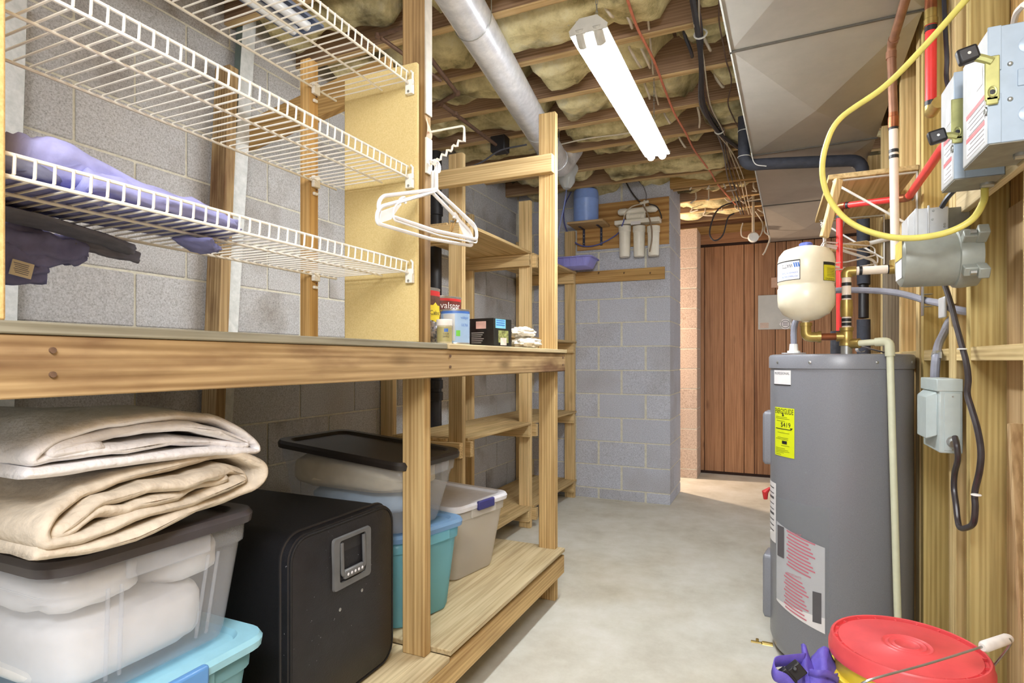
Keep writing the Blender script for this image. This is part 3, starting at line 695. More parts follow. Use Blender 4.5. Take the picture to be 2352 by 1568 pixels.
# iron pipes in the ceiling at the left
M_iron = plain('iron_pipe', C(112, 86, 70), 0.6, 0.4, var=0.15)
def pipe_line(name, label, pts, r, mat=None, fit=True):
    t = thing(name, label, 'pipe', tuple(V(pts[0])))
    MB().tube(bend(pts, 0.03), r, 12).build('pipe', mat or M_iron, t)
    for p in pts[1:-1]:
        m = MB(); m.lathe([(0.001, -r * 1.5), (r * 1.5, -r * 0.8), (r * 1.5, r * 0.8), (0.001, r * 1.5)], p, 12); m.build('fitting', mat or M_iron, t)
    return t
zi = 2.56
pipe_line('iron_pipe', 'thin iron pipe with elbow under the joists, left of the tall bench post', [atZ(950, 55, zi), atZ(868, 82, zi), atZ(1012, 185, zi - 0.02)], 0.009)
pipe_line('iron_pipe', 'iron pipe run with tee beside the vent pipe, right of the tall bench post', [atZ(985, 130, zi), atZ(1050, 214, zi), atZ(1000, 243, zi)], 0.011)
pipe_line('iron_pipe', 'long iron pipe slanting to the junction over the storage rack', [atZ(1015, 240, zi - 0.02), atZ(1045, 262, zi - 0.02), atZ(1165, 352, zi - 0.02)], 0.011)
cable('black_cable', 'thin black cable over the storage rack below the vent pipe', [px(u, v, 3.4) for u, v in ((1070, 388), (1110, 370), (1150, 345), (1210, 332))], 0.005, M_cblack)
tag(MB().box(-1.62, 3.26, 2.50, -1.52, 3.34, 2.60).build('junction_box', M_black, None, 0.006), 'dark junction box at the end of the long iron pipe', 'box')
# black waste pipe on the wall
bp = thing('waste_pipe', 'black plastic waste pipe standing at the wall behind the bench', 'pipe', (-2.085, 3.364, 0))
MB().cyl((-2.085, 3.364, 0), (-2.085, 3.364, 2.6), 0.043, n=20).build('pipe', M_black, bp)
for z in (0.95, 1.03, 2.2): MB().lathe([(0.044, -0.03), (0.052, -0.028), (0.052, 0.028), (0.044, 0.03)], (-2.085, 3.364, z), 20).build('coupling', M_black, bp)

# ------------------------------------------------------------------ wire shelves
def wire_shelf(z, label):
    t = thing('wire_shelf', label, 'shelf', (-1.1, 0.95, z), 'white wire shelves over the bench')
    y0, y1, xf, xb = 0.447, 1.445, -0.99, -1.262
    for nm, x, zz, r in (('lip_rail', xf, z + 0.032, 0.0032), ('front_rail', xf, z, 0.0034), ('middle_rail', xf - 0.095, z - 0.003, 0.003), ('back_rail', xb, z - 0.003, 0.0034)):
        MB().cyl((x, y0, zz), (x, y1, zz), r, n=8).build(nm, M_wire, t)
    b = MB().tube([V((xb - xf, 0, 0.002)), V((-0.004, 0, 0.002)), V((0.001, 0, 0.005)), V((0.0035, 0, 0.033))], 0.0021, 6)
    me = mesh_of(b, 'wire'); me.materials.append(M_wire)
    y = y1 - 0.012
    while y > y0 + 0.004: linked('wire', me, t, (xf, y, z)); y -= 0.02555
    # end bracket and back clip
    m = MB(); m.box(xf - 0.012, 1.446, z - 0.03, xf + 0.012, 1.461, z + 0.012); m.tube([(xf + 0.006, 1.449, z + 0.038), (xf + 0.013, 1.449, z + 0.03), (xf + 0.013, 1.449, z - 0.002), (xf, 1.449, z - 0.012)], 0.0035, 6)
    m.build('end_bracket', M_wire, t, 0.002)
    m = MB(); m.cyl((xf, 1.4455, z - 0.024), (xf, 1.4445, z - 0.024), 0.004, n=8); m.build('screw', M_zinc, t)
    m = MB(); m.box(xb - 0.004, 1.34, z - 0.022, xb + 0.008, 1.366, z + 0.012); m.box(xb - 0.004, 1.345, z - 0.036, xb + 0.004, 1.361, z - 0.045); m.build('back_clip', M_wire, t, 0.002)
    m = MB(); m.cyl((xb + 0.0035, 1.353, z - 0.029), (xb + 0.0055, 1.353, z - 0.029), 0.0035, n=8); m.build('screw', M_rust, t)
wire_shelf(2.016, 'top white wire shelf, empty, level with the end panel top')
wire_shelf(1.735, 'middle white wire shelf, empty, above the lavender clothing')
wire_shelf(1.452, 'lowest white wire shelf, with lavender clothing on it')

# ------------------------------------------------------------------ closet rod bracket and hangers on the post
t = thing('rod_bracket', 'white bent closet rod bracket with zigzag brace on the tall bench post', 'bracket', (-1.01, 1.59, 1.81))
e0, e1 = V((-1.013, 1.59, 1.925)), V((-0.88, 1.59, 1.925)); e2 = V((-0.88, 1.59, 1.885)); f = V((-1.005, 1.59, 1.815))
zig = []
for k in range(25):
    q = k / 24; p = V((-0.893, 1.59, 1.878)).lerp(f, q); zig.append(p + V((-0.4, 0, 0.9)) * 0.006 * math.sin(q * 5.5 * 2 * PI))
MB().tube(bend([e0, e1, e2 + V((0, 0, -0.01))], 0.012) + zig, 0.0034, 8).build('rod', M_wire, t)
MB().box(-1.0148, 1.573, 1.79, -1.008, 1.609, 1.905).build('plate', M_white, t, 0.002)
m = MB(); m.grid(lambda u, v: V((-1.012 + 0.006 * math.sin(PI * v), 1.575 + 0.03 * u, 1.90 + 0.07 * v - 0.03 * u * v)), 6, 6); m.build('torn_tape', plain('torn_tape', C(206, 176, 150), 0.7), t)
MB().box(-1.0148, 1.5725, 1.98, -1.0095, 1.6095, 2.6).build('lit_strip', plain('lit_face_pale', C(206, 202, 192), 0.6), wb, 0.001)  # pale strip added to stand for lamplight on the post's right face
M_hang = plain('hanger_white', C(240, 240, 242), 0.3, var=0.02)
def hanger(label, L, R, H, hook, r=0.0042, tab=False, grp=None, mat=None):
    mat = mat or M_hang
    t = thing('clothes_hanger', label, 'hanger', tuple(V(H)), grp)
    L, R, H, hook = V(L), V(R), V(H), V(hook); dn = V((0, 0, -0.028))
    m = MB(); mid = (L + R) / 2
    m.tube(bend([H, H.lerp(L, .93) + V((0, 0, .012)), L, L + dn, (L + R) / 2 + dn * 1.3, R + dn, R, H.lerp(R, .93) + V((0, 0, .012)), H], 0.018, 4), r, 8)
    m.build('frame', mat, t)
    hk = [H, H + (hook - H) * 0.45]; u = (R - L); u.z = 0; u.normalize()
    for k in range(9):
        a = -PI / 2 + 1.25 * PI * k / 8; hk.append(hook + u * (0.018 * math.cos(a)) * 1 + V((0, 0, 0.018 * math.sin(a))))
    MB().tube(hk, r * 0.9, 8).build('hook', mat, t)
    if tab:
        for q in (0.5, 1):
            E = L if q < 1 else R; p = H.lerp(E, 0.62)
            m = MB(); m.prism([p, H.lerp(E, .95), E + dn, H.lerp(E, .80) + V((0, 0, -.03))], V((0.003, 0.003, 0))); m.build('web', mat, t)
            m = MB(); m.tube(spline([p + V((0, 0, -.004)), p + V((0, 0, .012)), p.lerp(H, .12) + V((0, 0, .014)), p.lerp(H, .16) + V((0, 0, -.004))], 4), r * 0.8, 6); m.build('strap_notch', mat, t)
    return t
hk = V((-0.995, 1.588, 1.812))
h0 = px(993, 442, 1.74)
LL, RR_ = px(866, 488, 1.50), px(1084, 545, 1.90)
hanger('white plastic hanger with strap notches, on the bench post bracket', LL, RR_, h0, hk, 0.0055, True)
hanger('thin white tube hanger behind the notched plastic hanger on the bench post bracket', LL + V((-0.01, 0.02, 0.035)), RR_ + V((0.012, 0.01, 0.022)), h0 + V((0.004, 0.012, 0.012)), hk + V((0.004, 0.012, 0.004)), 0.0055)
hanger('white wire hanger holding a wooden clothes peg, on the bench post bracket', LL + V((0.03, 0.03, 0.012)), RR_ + V((0.008, 0.02, 0.012)), h0 + V((0.006, 0.02, 0.01)), hk + V((0.006, 0.02, 0.004)), 0.0026)
pg = px(1034, 512, 1.86)
t = thing('clothes_peg', 'brown wooden clothes peg clipped on the white wire hanger', 'peg', tuple(pg))
for s in (-1, 1): MB().bar(pg + V((s * 0.003, s * 0.002, -0.03)), pg + V((0.022 + s * 0.006, 0.008, 0.035)), 0.006, 0.004).build('jaw', 'stud_brown', t, 0.001)
MB().cyl(pg + V((0.004, -0.005, 0.004)), pg + V((0.016, 0.012, 0.004)), 0.004, n=8).build('spring', M_zinc, t)
# ------------------------------------------------------------------ things kept on the low shelf
M_clear = clear_plastic('clear_plastic', C(244, 246, 250), 0.84, 0.18)
M_clear2 = clear_plastic('hazy_plastic', C(248, 246, 242), 0.5, 0.3)
M_teal = clear_plastic('teal_plastic', C(176, 224, 234), 0.45, 0.3)
M_teal2 = clear_plastic('blue_green_plastic', C(166, 228, 240), 0.4, 0.3)
M_teal_lid = plain('pale_blue_lid', C(150, 204, 224), 0.35, var=0.03)
M_blue_lid = clear_plastic('blue_lid', C(150, 190, 232), 0.15, 0.3)
M_lid_dark = plain('charcoal_lid', C(66, 62, 66), 0.35, var=0.05)
M_lid_black = plain('black_lid', C(40, 34, 30), 0.4, var=0.08)
M_lid_white = plain('white_lid', C(226, 226, 232), 0.35, var=0.03)
M_latch_blue = plain('blue_latch', C(92, 146, 206), 0.35, var=0.03)
M_latch_navy = plain('navy_latch', C(58, 58, 120), 0.35, var=0.03)
def tub(name, label, origin, rotz, hx, hy, h, m_body, m_lid, taper=0.035, ribs=0, tilt=0.0, latch=None, lid_over=0.014, cat='tub', lid_h=0.024, deep=0.0):
    """storage tub: local x runs to its front (+x), y along the aisle"""
    t = thing(name, label, cat, origin, None, (0, tilt, rotz))
    b = MB(); rg = [rr(0, 0, 0.0, hx - taper - 0.02, hy - taper - 0.02, 0.03), rr(0, 0, 0.004, hx - taper - 0.006, hy - taper - 0.006, 0.04), rr(0, 0, 0.02, hx - taper, hy - taper, 0.045),
                    rr(0, 0, h - 0.055, hx - 0.006, hy - 0.006, 0.05), rr(0, 0, h - 0.052, hx, hy, 0.05), rr(0, 0, h - 0.014, hx + 0.002, hy + 0.002, 0.05)]
    b.loft(rg, True, False); b.build('body', m_body, t, ang=30, solid=0.0022)
    l = MB(); o = lid_over
    l.loft([rr(0, 0, h - 0.012, hx + o, hy + o, 0.055), rr(0, 0, h + 0.004, hx + o + 0.002, hy + o + 0.002, 0.055), rr(0, 0, h + lid_h * .6, hx + o - 0.004, hy + o - 0.004, 0.052), rr(0, 0, h + lid_h * .6, hx - 0.018, hy - 0.018, 0.045),
            rr(0, 0, h + lid_h * .6 - 0.010, hx - 0.026, hy - 0.026, 0.04)], False, True)
    l.build('lid', m_lid, t, ang=35)
    for k in range(ribs):
        for s in (-1, 1):
            y = -hy * 0.5 + hy * (k + 0.0) if ribs > 1 else 0
            r = MB(); r.tube([(hx - 0.002, y + s * 0.012, h - 0.06), (hx - taper + 0.003, y * 0.9 + s * 0.012, 0.03)], 0.0035, 6); r.build('rib', m_body, t)
    m = MB(); m.box(hx + 0.001, -0.085, h - 0.05, hx + 0.012, 0.085, h - 0.014); m.build('handle_lip', m_body, t, 0.004)
    if latch:
        m = MB(); m.box(hx + o - 0.004, -0.055, h - 0.022, hx + o + 0.014, 0.055, h + lid_h * .75); m.build('latch', latch, t, 0.006)
    return t
tub('storage_tub', 'clear storage tub with charcoal lid, white bedding inside, under the folded blankets', (-1.362, 0.755, 0.581), 0, 0.288, 0.20, 0.263, M_clear, M_lid_dark, 0.03, 2)
tub('storage_tub', 'pale teal storage tub with blue latch at the bottom of the blanket stack', (-1.362, 0.755, 0.242), 0, 0.30, 0.206, 0.322, M_teal, M_teal_lid, 0.035, 0, latch=M_latch_blue, lid_over=0.02)
tub('storage_tub', 'blue-green storage tub behind the bench post, under the clear tub with black lid', (-1.372, 1.838, 0.257), math.radians(-14), 0.262, 0.165, 0.325, M_teal2, M_blue_lid, 0.03, 0)
tub('storage_tub', 'clear storage tub with black lid and tan pillows, between suitcase and bench post', (-1.385, 1.745, 0.622), math.radians(-2), 0.285, 0.172, 0.245, M_clear, M_lid_black, 0.035, 0, tilt=math.radians(4.5))
tub('storage_tub', 'hazy white storage tub with white lid and navy latch, last on the low shelf', (-1.418, 2.30, 0.257), math.radians(-10.8), 0.268, 0.185, 0.315, M_clear2, M_lid_white, 0.04, 0, latch=M_latch_navy)
# soft contents
def lump(name, label, cat, c, rx, ry, rz, mat, p=2.6, amp=0.02, freq=6, seed=0, n=(36, 24), crease=0.0):
    c = V(c)
    def sp(a): return abs(a) ** (2 / p) * (1 if a >= 0 else -1)
    m = MB(); rings = []
    for i in range(1, n[1]):
        ph = -PI / 2 + PI * i / n[1]; ring = []
        for j in range(n[0]):
            th = 2 * PI * j / n[0]
            q = V((sp(math.cos(ph)) * sp(math.cos(th)), sp(math.cos(ph)) * sp(math.sin(th)), sp(math.sin(ph))))
            w = noise.noise(q * freq * 0.35 + V((seed, seed, 0))); w2 = noise.noise(q * freq + V((0, seed, seed)))
            cr = -crease * max(0, 1 - abs(noise.noise(q * 1.6 + V((seed * 2, 1, 3)))) * 9)
            k = 1 + amp * 14 * 0.1 * w
            ring.append(c + V((q.x * rx * k, q.y * ry * k, q.z * rz * k)) + q.normalized() * (amp * 0.5 * w2 + cr))
        rings.append(ring)
    m.loft(rings); o = m.build(name, mat, None, ang=180); tag(o, label, cat); return o
M_bed = plain('white_bedding', C(236, 235, 234), 0.85, var=0.03, bump=0.1, bscale=60)
M_pill = plain('tan_pillow', C(214, 200, 168), 0.85, var=0.05, bump=0.2, bscale=80)
lump('comforter', 'white folded comforter filling the lower half of the tub with charcoal lid', 'bedding', (-1.36, 0.735, 0.660), 0.248, 0.160, 0.070, M_bed, 5, 0.010, 4, 1, crease=0.008)
lump('pillow', 'white pillow lying on the comforter in the tub with charcoal lid', 'bedding', (-1.36, 0.665, 0.778), 0.25, 0.098, 0.050, M_bed, 3.4, 0.010, 4, 5, crease=0.006)
lump('pillow', 'white pillow bulging at the far end of the tub with charcoal lid', 'bedding', (-1.36, 0.852, 0.768), 0.25, 0.088, 0.062, M_bed, 3.0, 0.010, 4, 9, crease=0.006)
lump('pillow', 'tan fleece pillow inside the clear tub with black lid', 'bedding', (-1.385, 1.742, 0.790), 0.258, 0.152, 0.062, M_pill, 4, 0.012, 5, 12, crease=0.005)
lump('pillow', 'pale blue pillow at the bottom of the clear tub with black lid', 'bedding', (-1.37, 1.74, 0.688), 0.215, 0.11, 0.042, plain('pale_blue_cloth', C(176, 200, 220), 0.85, var=0.05), 3, 0.01, 5, 15)
lump('linen', 'grey linen at the bottom of the hazy white tub', 'bedding', (-1.42, 2.30, 0.316), 0.185, 0.12, 0.045, plain('grey_linen', C(150, 142, 134), 0.9, var=0.1), 3.4, 0.01, 5, 18)
lump('linen', 'cream linen filling the top of the hazy white tub', 'bedding', (-1.42, 2.302, 0.455), 0.20, 0.125, 0.082, plain('cream_linen', C(226, 216, 196), 0.9, var=0.05), 3.4, 0.008, 5, 21)
lump('linen', 'yellowish linen inside the blue-green tub behind the bench post', 'bedding', (-1.375, 1.84, 0.40), 0.19, 0.11, 0.11, plain('yellow_linen', C(186, 190, 130), 0.9, var=0.1), 3.4, 0.008, 5, 24)
lump('linen', 'grey linen inside the pale teal tub at the bottom of the stack', 'bedding', (-1.362, 0.755, 0.38), 0.225, 0.135, 0.11, plain('grey_green_linen', C(170, 188, 184), 0.9, var=0.08), 3.4, 0.008, 5, 27)

# folded blankets: one long strip rolled flat, seen on its folded end
def blanket(name, label, yc, z0, w, h, xf, xb, t, turns, mat, dome, tilt, seed, wob=0.012):
    P = []; N = int(60 * turns)
    for i in range(N + 1):
        th = 2 * PI * turns * i / N; k = t * th / (2 * PI)
        a, b = w / 2 - k * 1.25, h / 2 - k
        cs, sn = math.cos(th - PI * 0.85), math.sin(th - PI * 0.85)
        y = max(a, 0.02) * abs(cs) ** 0.62 * (1 if cs >= 0 else -1); z = max(b, 0.004) * abs(sn) ** 0.8 * (1 if sn >= 0 else -1)
        P.append((y, z))
    L = xf - xb; e = t * 1.0
    xs = [xf - e * (1 - math.cos(PI / 2 * k / 6)) for k in range(7)] + [xf - e - (L - 2 * e) * k / 12 for k in range(1, 12)] + [xb + e * (1 - math.cos(PI / 2 * (6 - k) / 6)) for k in range(7)]
    rings = []
    for xi, x in enumerate(xs):
        dx = min(xf - x, x - xb); q = max(0.0, 1 - dx / e) if dx < e else 0.0
        th_ = t * 0.48 * math.sqrt(max(0.015, 1 - q * q)); out, inn = [], []
        for i in range(N + 1):
            y, z = P[i]; y2, z2 = P[min(i + 1, N)]; y1, z1 = P[max(i - 1, 0)]
            tx, tz = y2 - y1, z2 - z1; l = math.hypot(tx, tz) or 1; ny, nz = tz / l, -tx / l
            s = i / N * turns
            wx = wob * 2.2 * noise.noise(V((y * 5, s * 2.3, seed + 3)))
            wy = wob * 0.5 * noise.noise(V((x * 7, s * 3, seed)))
            wz = wob * (noise.noise(V((y * 7, x * 4, seed + s * 0.7))) + 0.5 * noise.noise(V((y * 22, x * 9, seed + s))))
            zd = -dome * (y / (w / 2)) ** 2 * (0.4 + 0.6 * (z + h / 2) / h) + tilt * y
            for lst, sg in ((out, 1), (inn, -1)):
                lst.append(V((x + wx, yc + y + sg * ny * th_ + wy, z0 + h / 2 + z + sg * nz * th_ + zd + wz * (0.35 + 0.65 * min(1, (z + h/2) / (h * 0.4))))))
        rings.append(out + inn[::-1])
    m = MB(); m.loft(rings); lo = min(p.z for p in m.v)
    m.v = [p + V((0, 0, z0 - lo)) for p in m.v]
    return tag(m.build(name, mat, None, ang=180), label, 'blanket')
M_blk_w = plain('white_blanket', C(232, 231, 234), 0.95, var=0.05, vscale=18, bump=0.9, bscale=70)
M_blk_t = plain('tan_blanket', C(204, 193, 176), 0.95, var=0.08, vscale=40, bump=1.0, bscale=55)
blanket('folded_blanket', 'thick tan fleece blanket folded under the white one, on the charcoal lid', 0.725, 0.862, 0.47, 0.112, -1.03, -1.60, 0.024, 2.3, M_blk_t, 0.012, 0.05, 4, 0.024)
blanket('folded_blanket', 'white woven blanket folded on top of the tan fleece blanket', 0.725, 0.978, 0.47, 0.092, -1.045, -1.60, 0.021, 2.1, M_blk_w, 0.06, -0.07, 11, 0.014)

# black suitcase standing on its side
sc_ = thing('suitcase', 'large black soft suitcase lying on the low shelf, grey handle toward the aisle', 'suitcase', (-1.4, 1.31, 0.241))
M_case = plain('black_cloth', C(17, 17, 21), 0.62, var=0.12, vscale=60, bump=0.15, bscale=250)
M_case_f = plain('black_front', C(24, 24, 29), 0.5, var=0.15, vscale=24, bump=0.2, bscale=220)
nt = M_case_f.node_tree; bs = nt.nodes['Principled BSDF']; lk = bs.inputs['Base Color'].links[0].from_socket
ln = nt.nodes.new('ShaderNodeTexNoise'); ln.inputs['Scale'].default_value = 130; ln.inputs['Detail'].default_value = 2; ln2 = nt.nodes.new('ShaderNodeTexCoord'); nt.links.new(ln2.outputs['Object'], ln.inputs['Vector'])
lr = nt.nodes.new('ShaderNodeValToRGB'); lr.color_ramp.elements[0].position = .74; lr.color_ramp.elements[1].position = .78; lr.color_ramp.elements[1].color = (.5, .5, .5, 1); nt.links.new(ln.outputs['Fac'], lr.inputs['Fac'])
lm = nt.nodes.new('ShaderNodeMix'); lm.data_type = 'RGBA'; nt.links.new(lr.outputs['Color'], lm.inputs[0]); nt.links.new(lk, lm.inputs[6]); lm.inputs[7].default_value = C(190, 190, 196); nt.links.new(lm.outputs[2], bs.inputs['Base Color'])
cy_, cz_, hy_, hz_ = 1.312, 0.492, 0.218, 0.250
def yz(x, hy, hz, r, bow=0): return [V((x + bow * max(0, 1 - (a / hy) ** 2) * max(0, 1 - (b / hz) ** 2), cy_ + a, cz_ + b)) for a, b in rrect(hy, hz, r, 6)]
m = MB(); m.loft([yz(-1.72, hy_ - .02, hz_ - .02, .05), yz(-1.70, hy_, hz_, .06), yz(-1.135, hy_, hz_, .06)], True, False); m.build('shell', M_case, sc_)
m = MB(); m.loft([yz(-1.1345, hy_ + .002, hz_, .06), yz(-1.112, hy_, hz_ - .002, .06), yz(-1.098, hy_ - .02, hz_ - .022, .05), yz(-1.094, hy_ * .5, hz_ * .5, .05)], False, True); m.build('front_panel', M_case_f, sc_)
m = MB(); m.tube([p for p in yz(-1.134, hy_ + .002, hz_ + .0005, .061)], 0.0045, 6, closed=True); m.build('zipper', M_black, sc_)
m = MB(); m.tube([p for p in yz(-1.106, hy_ - .006, hz_ - .008, .056)], 0.004, 6, closed=True); m.build('piping', M_case, sc_)
M_handle = plain('grey_handle_plate', C(96, 97, 98), 0.4, var=0.06)
hp = MB(); ya, yb, za, zb = 1.236, 1.398, 0.556, 0.702
def fr(x, g): return [V((x, (ya + yb) / 2 + a, (za + zb) / 2 + b)) for a, b in rrect((yb - ya) / 2 - g, (zb - za) / 2 - g, 0.01, 3)]
def hole(x, g): return [V((x, (ya + yb) / 2 + a, (za + zb) / 2 + 0.004 + b)) for a, b in rrect(0.056 - g, 0.058 - g, 0.008, 3)]
hp.loft([fr(-1.096, 0), fr(-1.088, 0.002), hole(-1.088, 0), hole(-1.097, 0)], False, False); pl_ = hp.build('handle_plate', M_handle, sc_)
MB().box(-1.0975, (ya+yb)/2 - .056, (za+zb)/2 - .054, -1.0955, (ya+yb)/2 + .056, (za+zb)/2 + .062).build('recess', M_black, sc_)
m = MB(); g = (ya + yb) / 2; zc_ = (za + zb) / 2
m.tube(bend([(-1.09, g - .047, zc_ + .055), (-1.087, g - .047, zc_ - .036), (-1.087, g + .047, zc_ - .036), (-1.09, g + .047, zc_ + .055)], 0.012), 0.0055, 8); m.build('handle', M_handle, sc_)
gp = MB().box(-1.094, g - .042, zc_ - .048, -1.081, g + .042, zc_ - .022).build('grip', M_handle, sc_, 0.005)
for k in range(5): MB().lathe([(0.0001, -0.001), (0.0045, 0), (0.0001, 0.002)], (-1.0805, g - .03 + .015 * k, zc_ - .035), 8, 'x').build('grip_rib', M_lid_white, gp)
for y, z in ((1.268, 0.50), (1.362, 0.52)): MB().lathe([(0.0001, 0.004), (0.005, 0.003), (0.0055, 0), (0.0001, -.001)], (-1.0965, y, z), 10, 'x').build('rivet', M_zinc, sc_)

# ------------------------------------------------------------------ lavender clothing on the lowest wire shelf
M_lav = plain('lavender_cloth', C(160, 163, 214), 0.9, var=0.08, bump=0.15, bscale=120)
M_lav_d = plain('slate_cloth', C(138, 144, 206), 0.9, var=0.1, bump=0.15, bscale=120)
M_char = plain('charcoal_cloth', C(128, 132, 156), 0.9, var=0.1, bump=0.15, bscale=120)
def cloth(name, mat, parent, sections, seed, amp=0.012, n=28, k=7):
    """sections: (x, y, z, half-width x, half-height z); folds come from stretched noise"""
    pts = spline([V(s[:3]) for s in sections], k); rad = spline([V((s[3], s[4], 0)) for s in sections], k); rings = []
    T = len(pts)
    for i, (p, r) in enumerate(zip(pts, rad)):
        t = (pts[min(i+1, T-1)] - pts[max(i-1, 0)]).normalized()
        up = V((0, 0, 1)); side = t.cross(up)
        if side.length < 1e-3: side = V((1, 0, 0))
        side.normalize(); up = side.cross(t)
        ring = []
        for j in range(n):
            a = 2 * PI * j / n; cx, cz = math.cos(a), math.sin(a)
            q = V((cx * 2.2, cz * 2.2, i / T * 5 + seed)); w = noise.noise(q * 0.9) + 0.6 * noise.noise(q * 2.1) - 0.7 * max(0, 1 - 8 * abs(noise.noise(q * 0.7 + V((3, seed, 0)))))
            s = abs(cx) ** 0.8 * (1 if cx > 0 else -1); u = abs(cz) ** 0.8 * (1 if cz > 0 else -1)
            ring.append(p + side * (s * max(r.x, .001) + amp * w * cx) + up * (u * max(r.y, .001) + amp * w * cz))
        rings.append(ring)
    return MB().loft(rings).build(name, mat, parent, ang=180)
ct = thing('folded_trousers', 'lavender folded trousers lying along the lowest wire shelf', 'clothing', (-1.12, 0.7, 1.46))
cloth('trouser_leg', M_lav, ct, [(-1.12, 0.512, 1.515, .07, .042), (-1.12, 0.56, 1.513, .085, .042), (-1.12, .68, 1.497, .085, .032), (-1.115, .80, 1.489, .08, .026), (-1.11, .88, 1.480, .07, .018), (-1.11, .915, 1.474, .03, .008)], 2, 0.016)
cloth('seat', M_lav_d, ct, [(-1.135, .452, 1.4625, .112, .006), (-1.135, .56, 1.4625, .115, .006), (-1.125, .72, 1.462, .105, .006), (-1.115, .86, 1.462, .08, .006), (-1.11, .90, 1.4615, .04, .004)], 21, 0.003)
cloth('trouser_leg', M_lav, ct, [(-1.06, 0.58, 1.485, .045, .022), (-1.06, .66, 1.482, .052, .022), (-1.058, .76, 1.478, .05, .018), (-1.055, .85, 1.472, .04, .012), (-1.05, .89, 1.466, .02, .006)], 7, 0.011)
cloth('waistband', M_char, ct, [(-1.09, 0.455, 1.478, .06, .018), (-1.09, .50, 1.485, .06, .022), (-1.11, .55, 1.48, .05, .016)], 9, 0.008)
cd = thing('slate_garment', 'slate blue garment spilling over the back rail under the lavender trousers', 'clothing', (-1.27, 0.6, 1.40))
cloth('sleeve', M_lav_d, cd, [(-1.30, 0.505, 1.405, .014, .05), (-1.30, .54, 1.395, .022, .062), (-1.30, .60, 1.382, .022, .05), (-1.30, .66, 1.378, .016, .028)], 3, 0.012)
cloth('sleeve', M_lav_d, cd, [(-1.285, 0.53, 1.425, .014, .022), (-1.29, .60, 1.415, .02, .034), (-1.29, .67, 1.41, .018, .032), (-1.285, .725, 1.415, .01, .02)], 5, 0.010)
cloth('body', M_char, cd, [(-1.20, 0.47, 1.444, .06, .004), (-1.22, .58, 1.444, .055, .004), (-1.24, .72, 1.437, .035, .007), (-1.26, .80, 1.43, .012, .012)], 8, 0.004)
cloth('hem', M_char, cd, [(-1.28, 0.70, 1.432, .006, .012), (-1.28, .76, 1.425, .006, .016), (-1.28, .83, 1.418, .005, .012)], 10, 0.004)
cloth('pocket', M_lav_d, cd, [(-1.07, 0.80, 1.437, .04, .004), (-1.09, .84, 1.428, .03, .012), (-1.10, .88, 1.432, .016, .005)], 12, 0.004)
c0 = atX(50, 618, -1.262)
m = MB(); m.obox(c0, V((0, 0.017, -0.003)), V((0, 0.003, 0.014)), V((0.001, 0, 0))); tg_ = m.build('care_tag', plain('care_tag', C(238, 232, 216), 0.8), cd)
m = MB()
for k in range(6): m.obox(c0 + V((0.0014, -0.001, 0.009 - 0.0035 * k)), V((0, 0.012 - 0.001 * (k % 3), -.002)), V((0, 0, 0.0006)), V((0.0003, 0, 0)))
m.build('care_text', M_char, tg_)

# ------------------------------------------------------------------ cans and boxes on the bench top
def arc_text(mb, s, c, r, a0, z, size, width=None, flip=False):
    f = -1 if flip else 1
    return letters(mb, s, lambda x, y: V((c[0] + r * math.cos(a0 + f * x / r), c[1] + r * math.sin(a0 + f * x / r), z + f * y)), size, width)
def arc_patch(mb, c, r, a0, a1, z0, z1, n=10):
    return mb.grid(lambda u, v: V((c[0] + r * math.cos(a0 + (a1 - a0) * u), c[1] + r * math.sin(a0 + (a1 - a0) * u), z0 + (z1 - z0) * v)), n, 1)
def face(c): return math.atan2(-c[1], -c[0])
M_tin = plain('tinplate', C(196, 198, 198), 0.3, 0.8, var=0.05)
M_ink = plain('black_ink', C(30, 30, 32), 0.6, var=0)
M_inkw = plain('white_ink', C(240, 240, 238), 0.6, var=0)
M_red = plain('label_red', C(190, 38, 40), 0.45, var=0.03)
M_maroon = plain('label_maroon', C(104, 44, 36), 0.45, var=0.15, vscale=40)
M_woodlab = plain('label_brown', C(92, 58, 46), 0.45, var=0.2, vscale=60)
M_yel = plain('label_yellow', C(232, 206, 60), 0.45, var=0.02)
M_lblue = plain('label_pale_blue', C(160, 190, 224), 0.4, var=0.03)
M_blue = plain('label_blue', C(70, 116, 196), 0.4, var=0.03)
M_green = plain('label_green', C(112, 200, 76), 0.4, var=0.03)
M_olive = plain('label_olive', C(168, 162, 112), 0.5, var=0.05)
def can(label, c, r, h, bands):
    z = BZ + 0.001; t = thing('paint_can', label, 'paint can', (c[0], c[1], z))
    MB().lathe([(0.001, 0), (r, 0), (r * 1.015, 0.003), (r, 0.006), (r, h - 0.006), (r * 1.018, h - 0.003), (r * 1.018, h), (r * 0.93, h), (r * 0.92, h - 0.006), (0.001, h - 0.006)], (c[0], c[1], z), 36).build('tin', M_tin, t)
    for nm, z0, z1, mt in bands:
        MB().lathe([(r * 1.003, z0 * h), (r * 1.006, z0 * h), (r * 1.006, z1 * h), (r * 1.003, z1 * h)], (c[0], c[1], z), 40).build(nm, mt, t)
    return t, z
c1 = (-1.188, 1.79); t, z = can('dark paint can with yellow star label, tallest behind the bench post', c1, 0.083, 0.205, (('label', .03, .25, M_red), ('label', .25, .86, M_woodlab), ('label', .86, .95, M_red)))
a = face(c1) + 0.86
m = MB(); m.add([V((c1[0] + 0.0866 * math.cos(a + q.x / .083), c1[1] + 0.0866 * math.sin(a + q.x / .083), z + .115 + q.y)) for q in [V((0.001, 0, 0))] + [V(((0.030 if k % 2 else 0.038) * math.cos(2*PI*k/16), (0.030 if k % 2 else 0.038) * math.sin(2*PI*k/16), 0)) for k in range(16)]], [(0, k + 1, (k + 1) % 16 + 1) for k in range(16)])
m.build('star', M_yel, t)
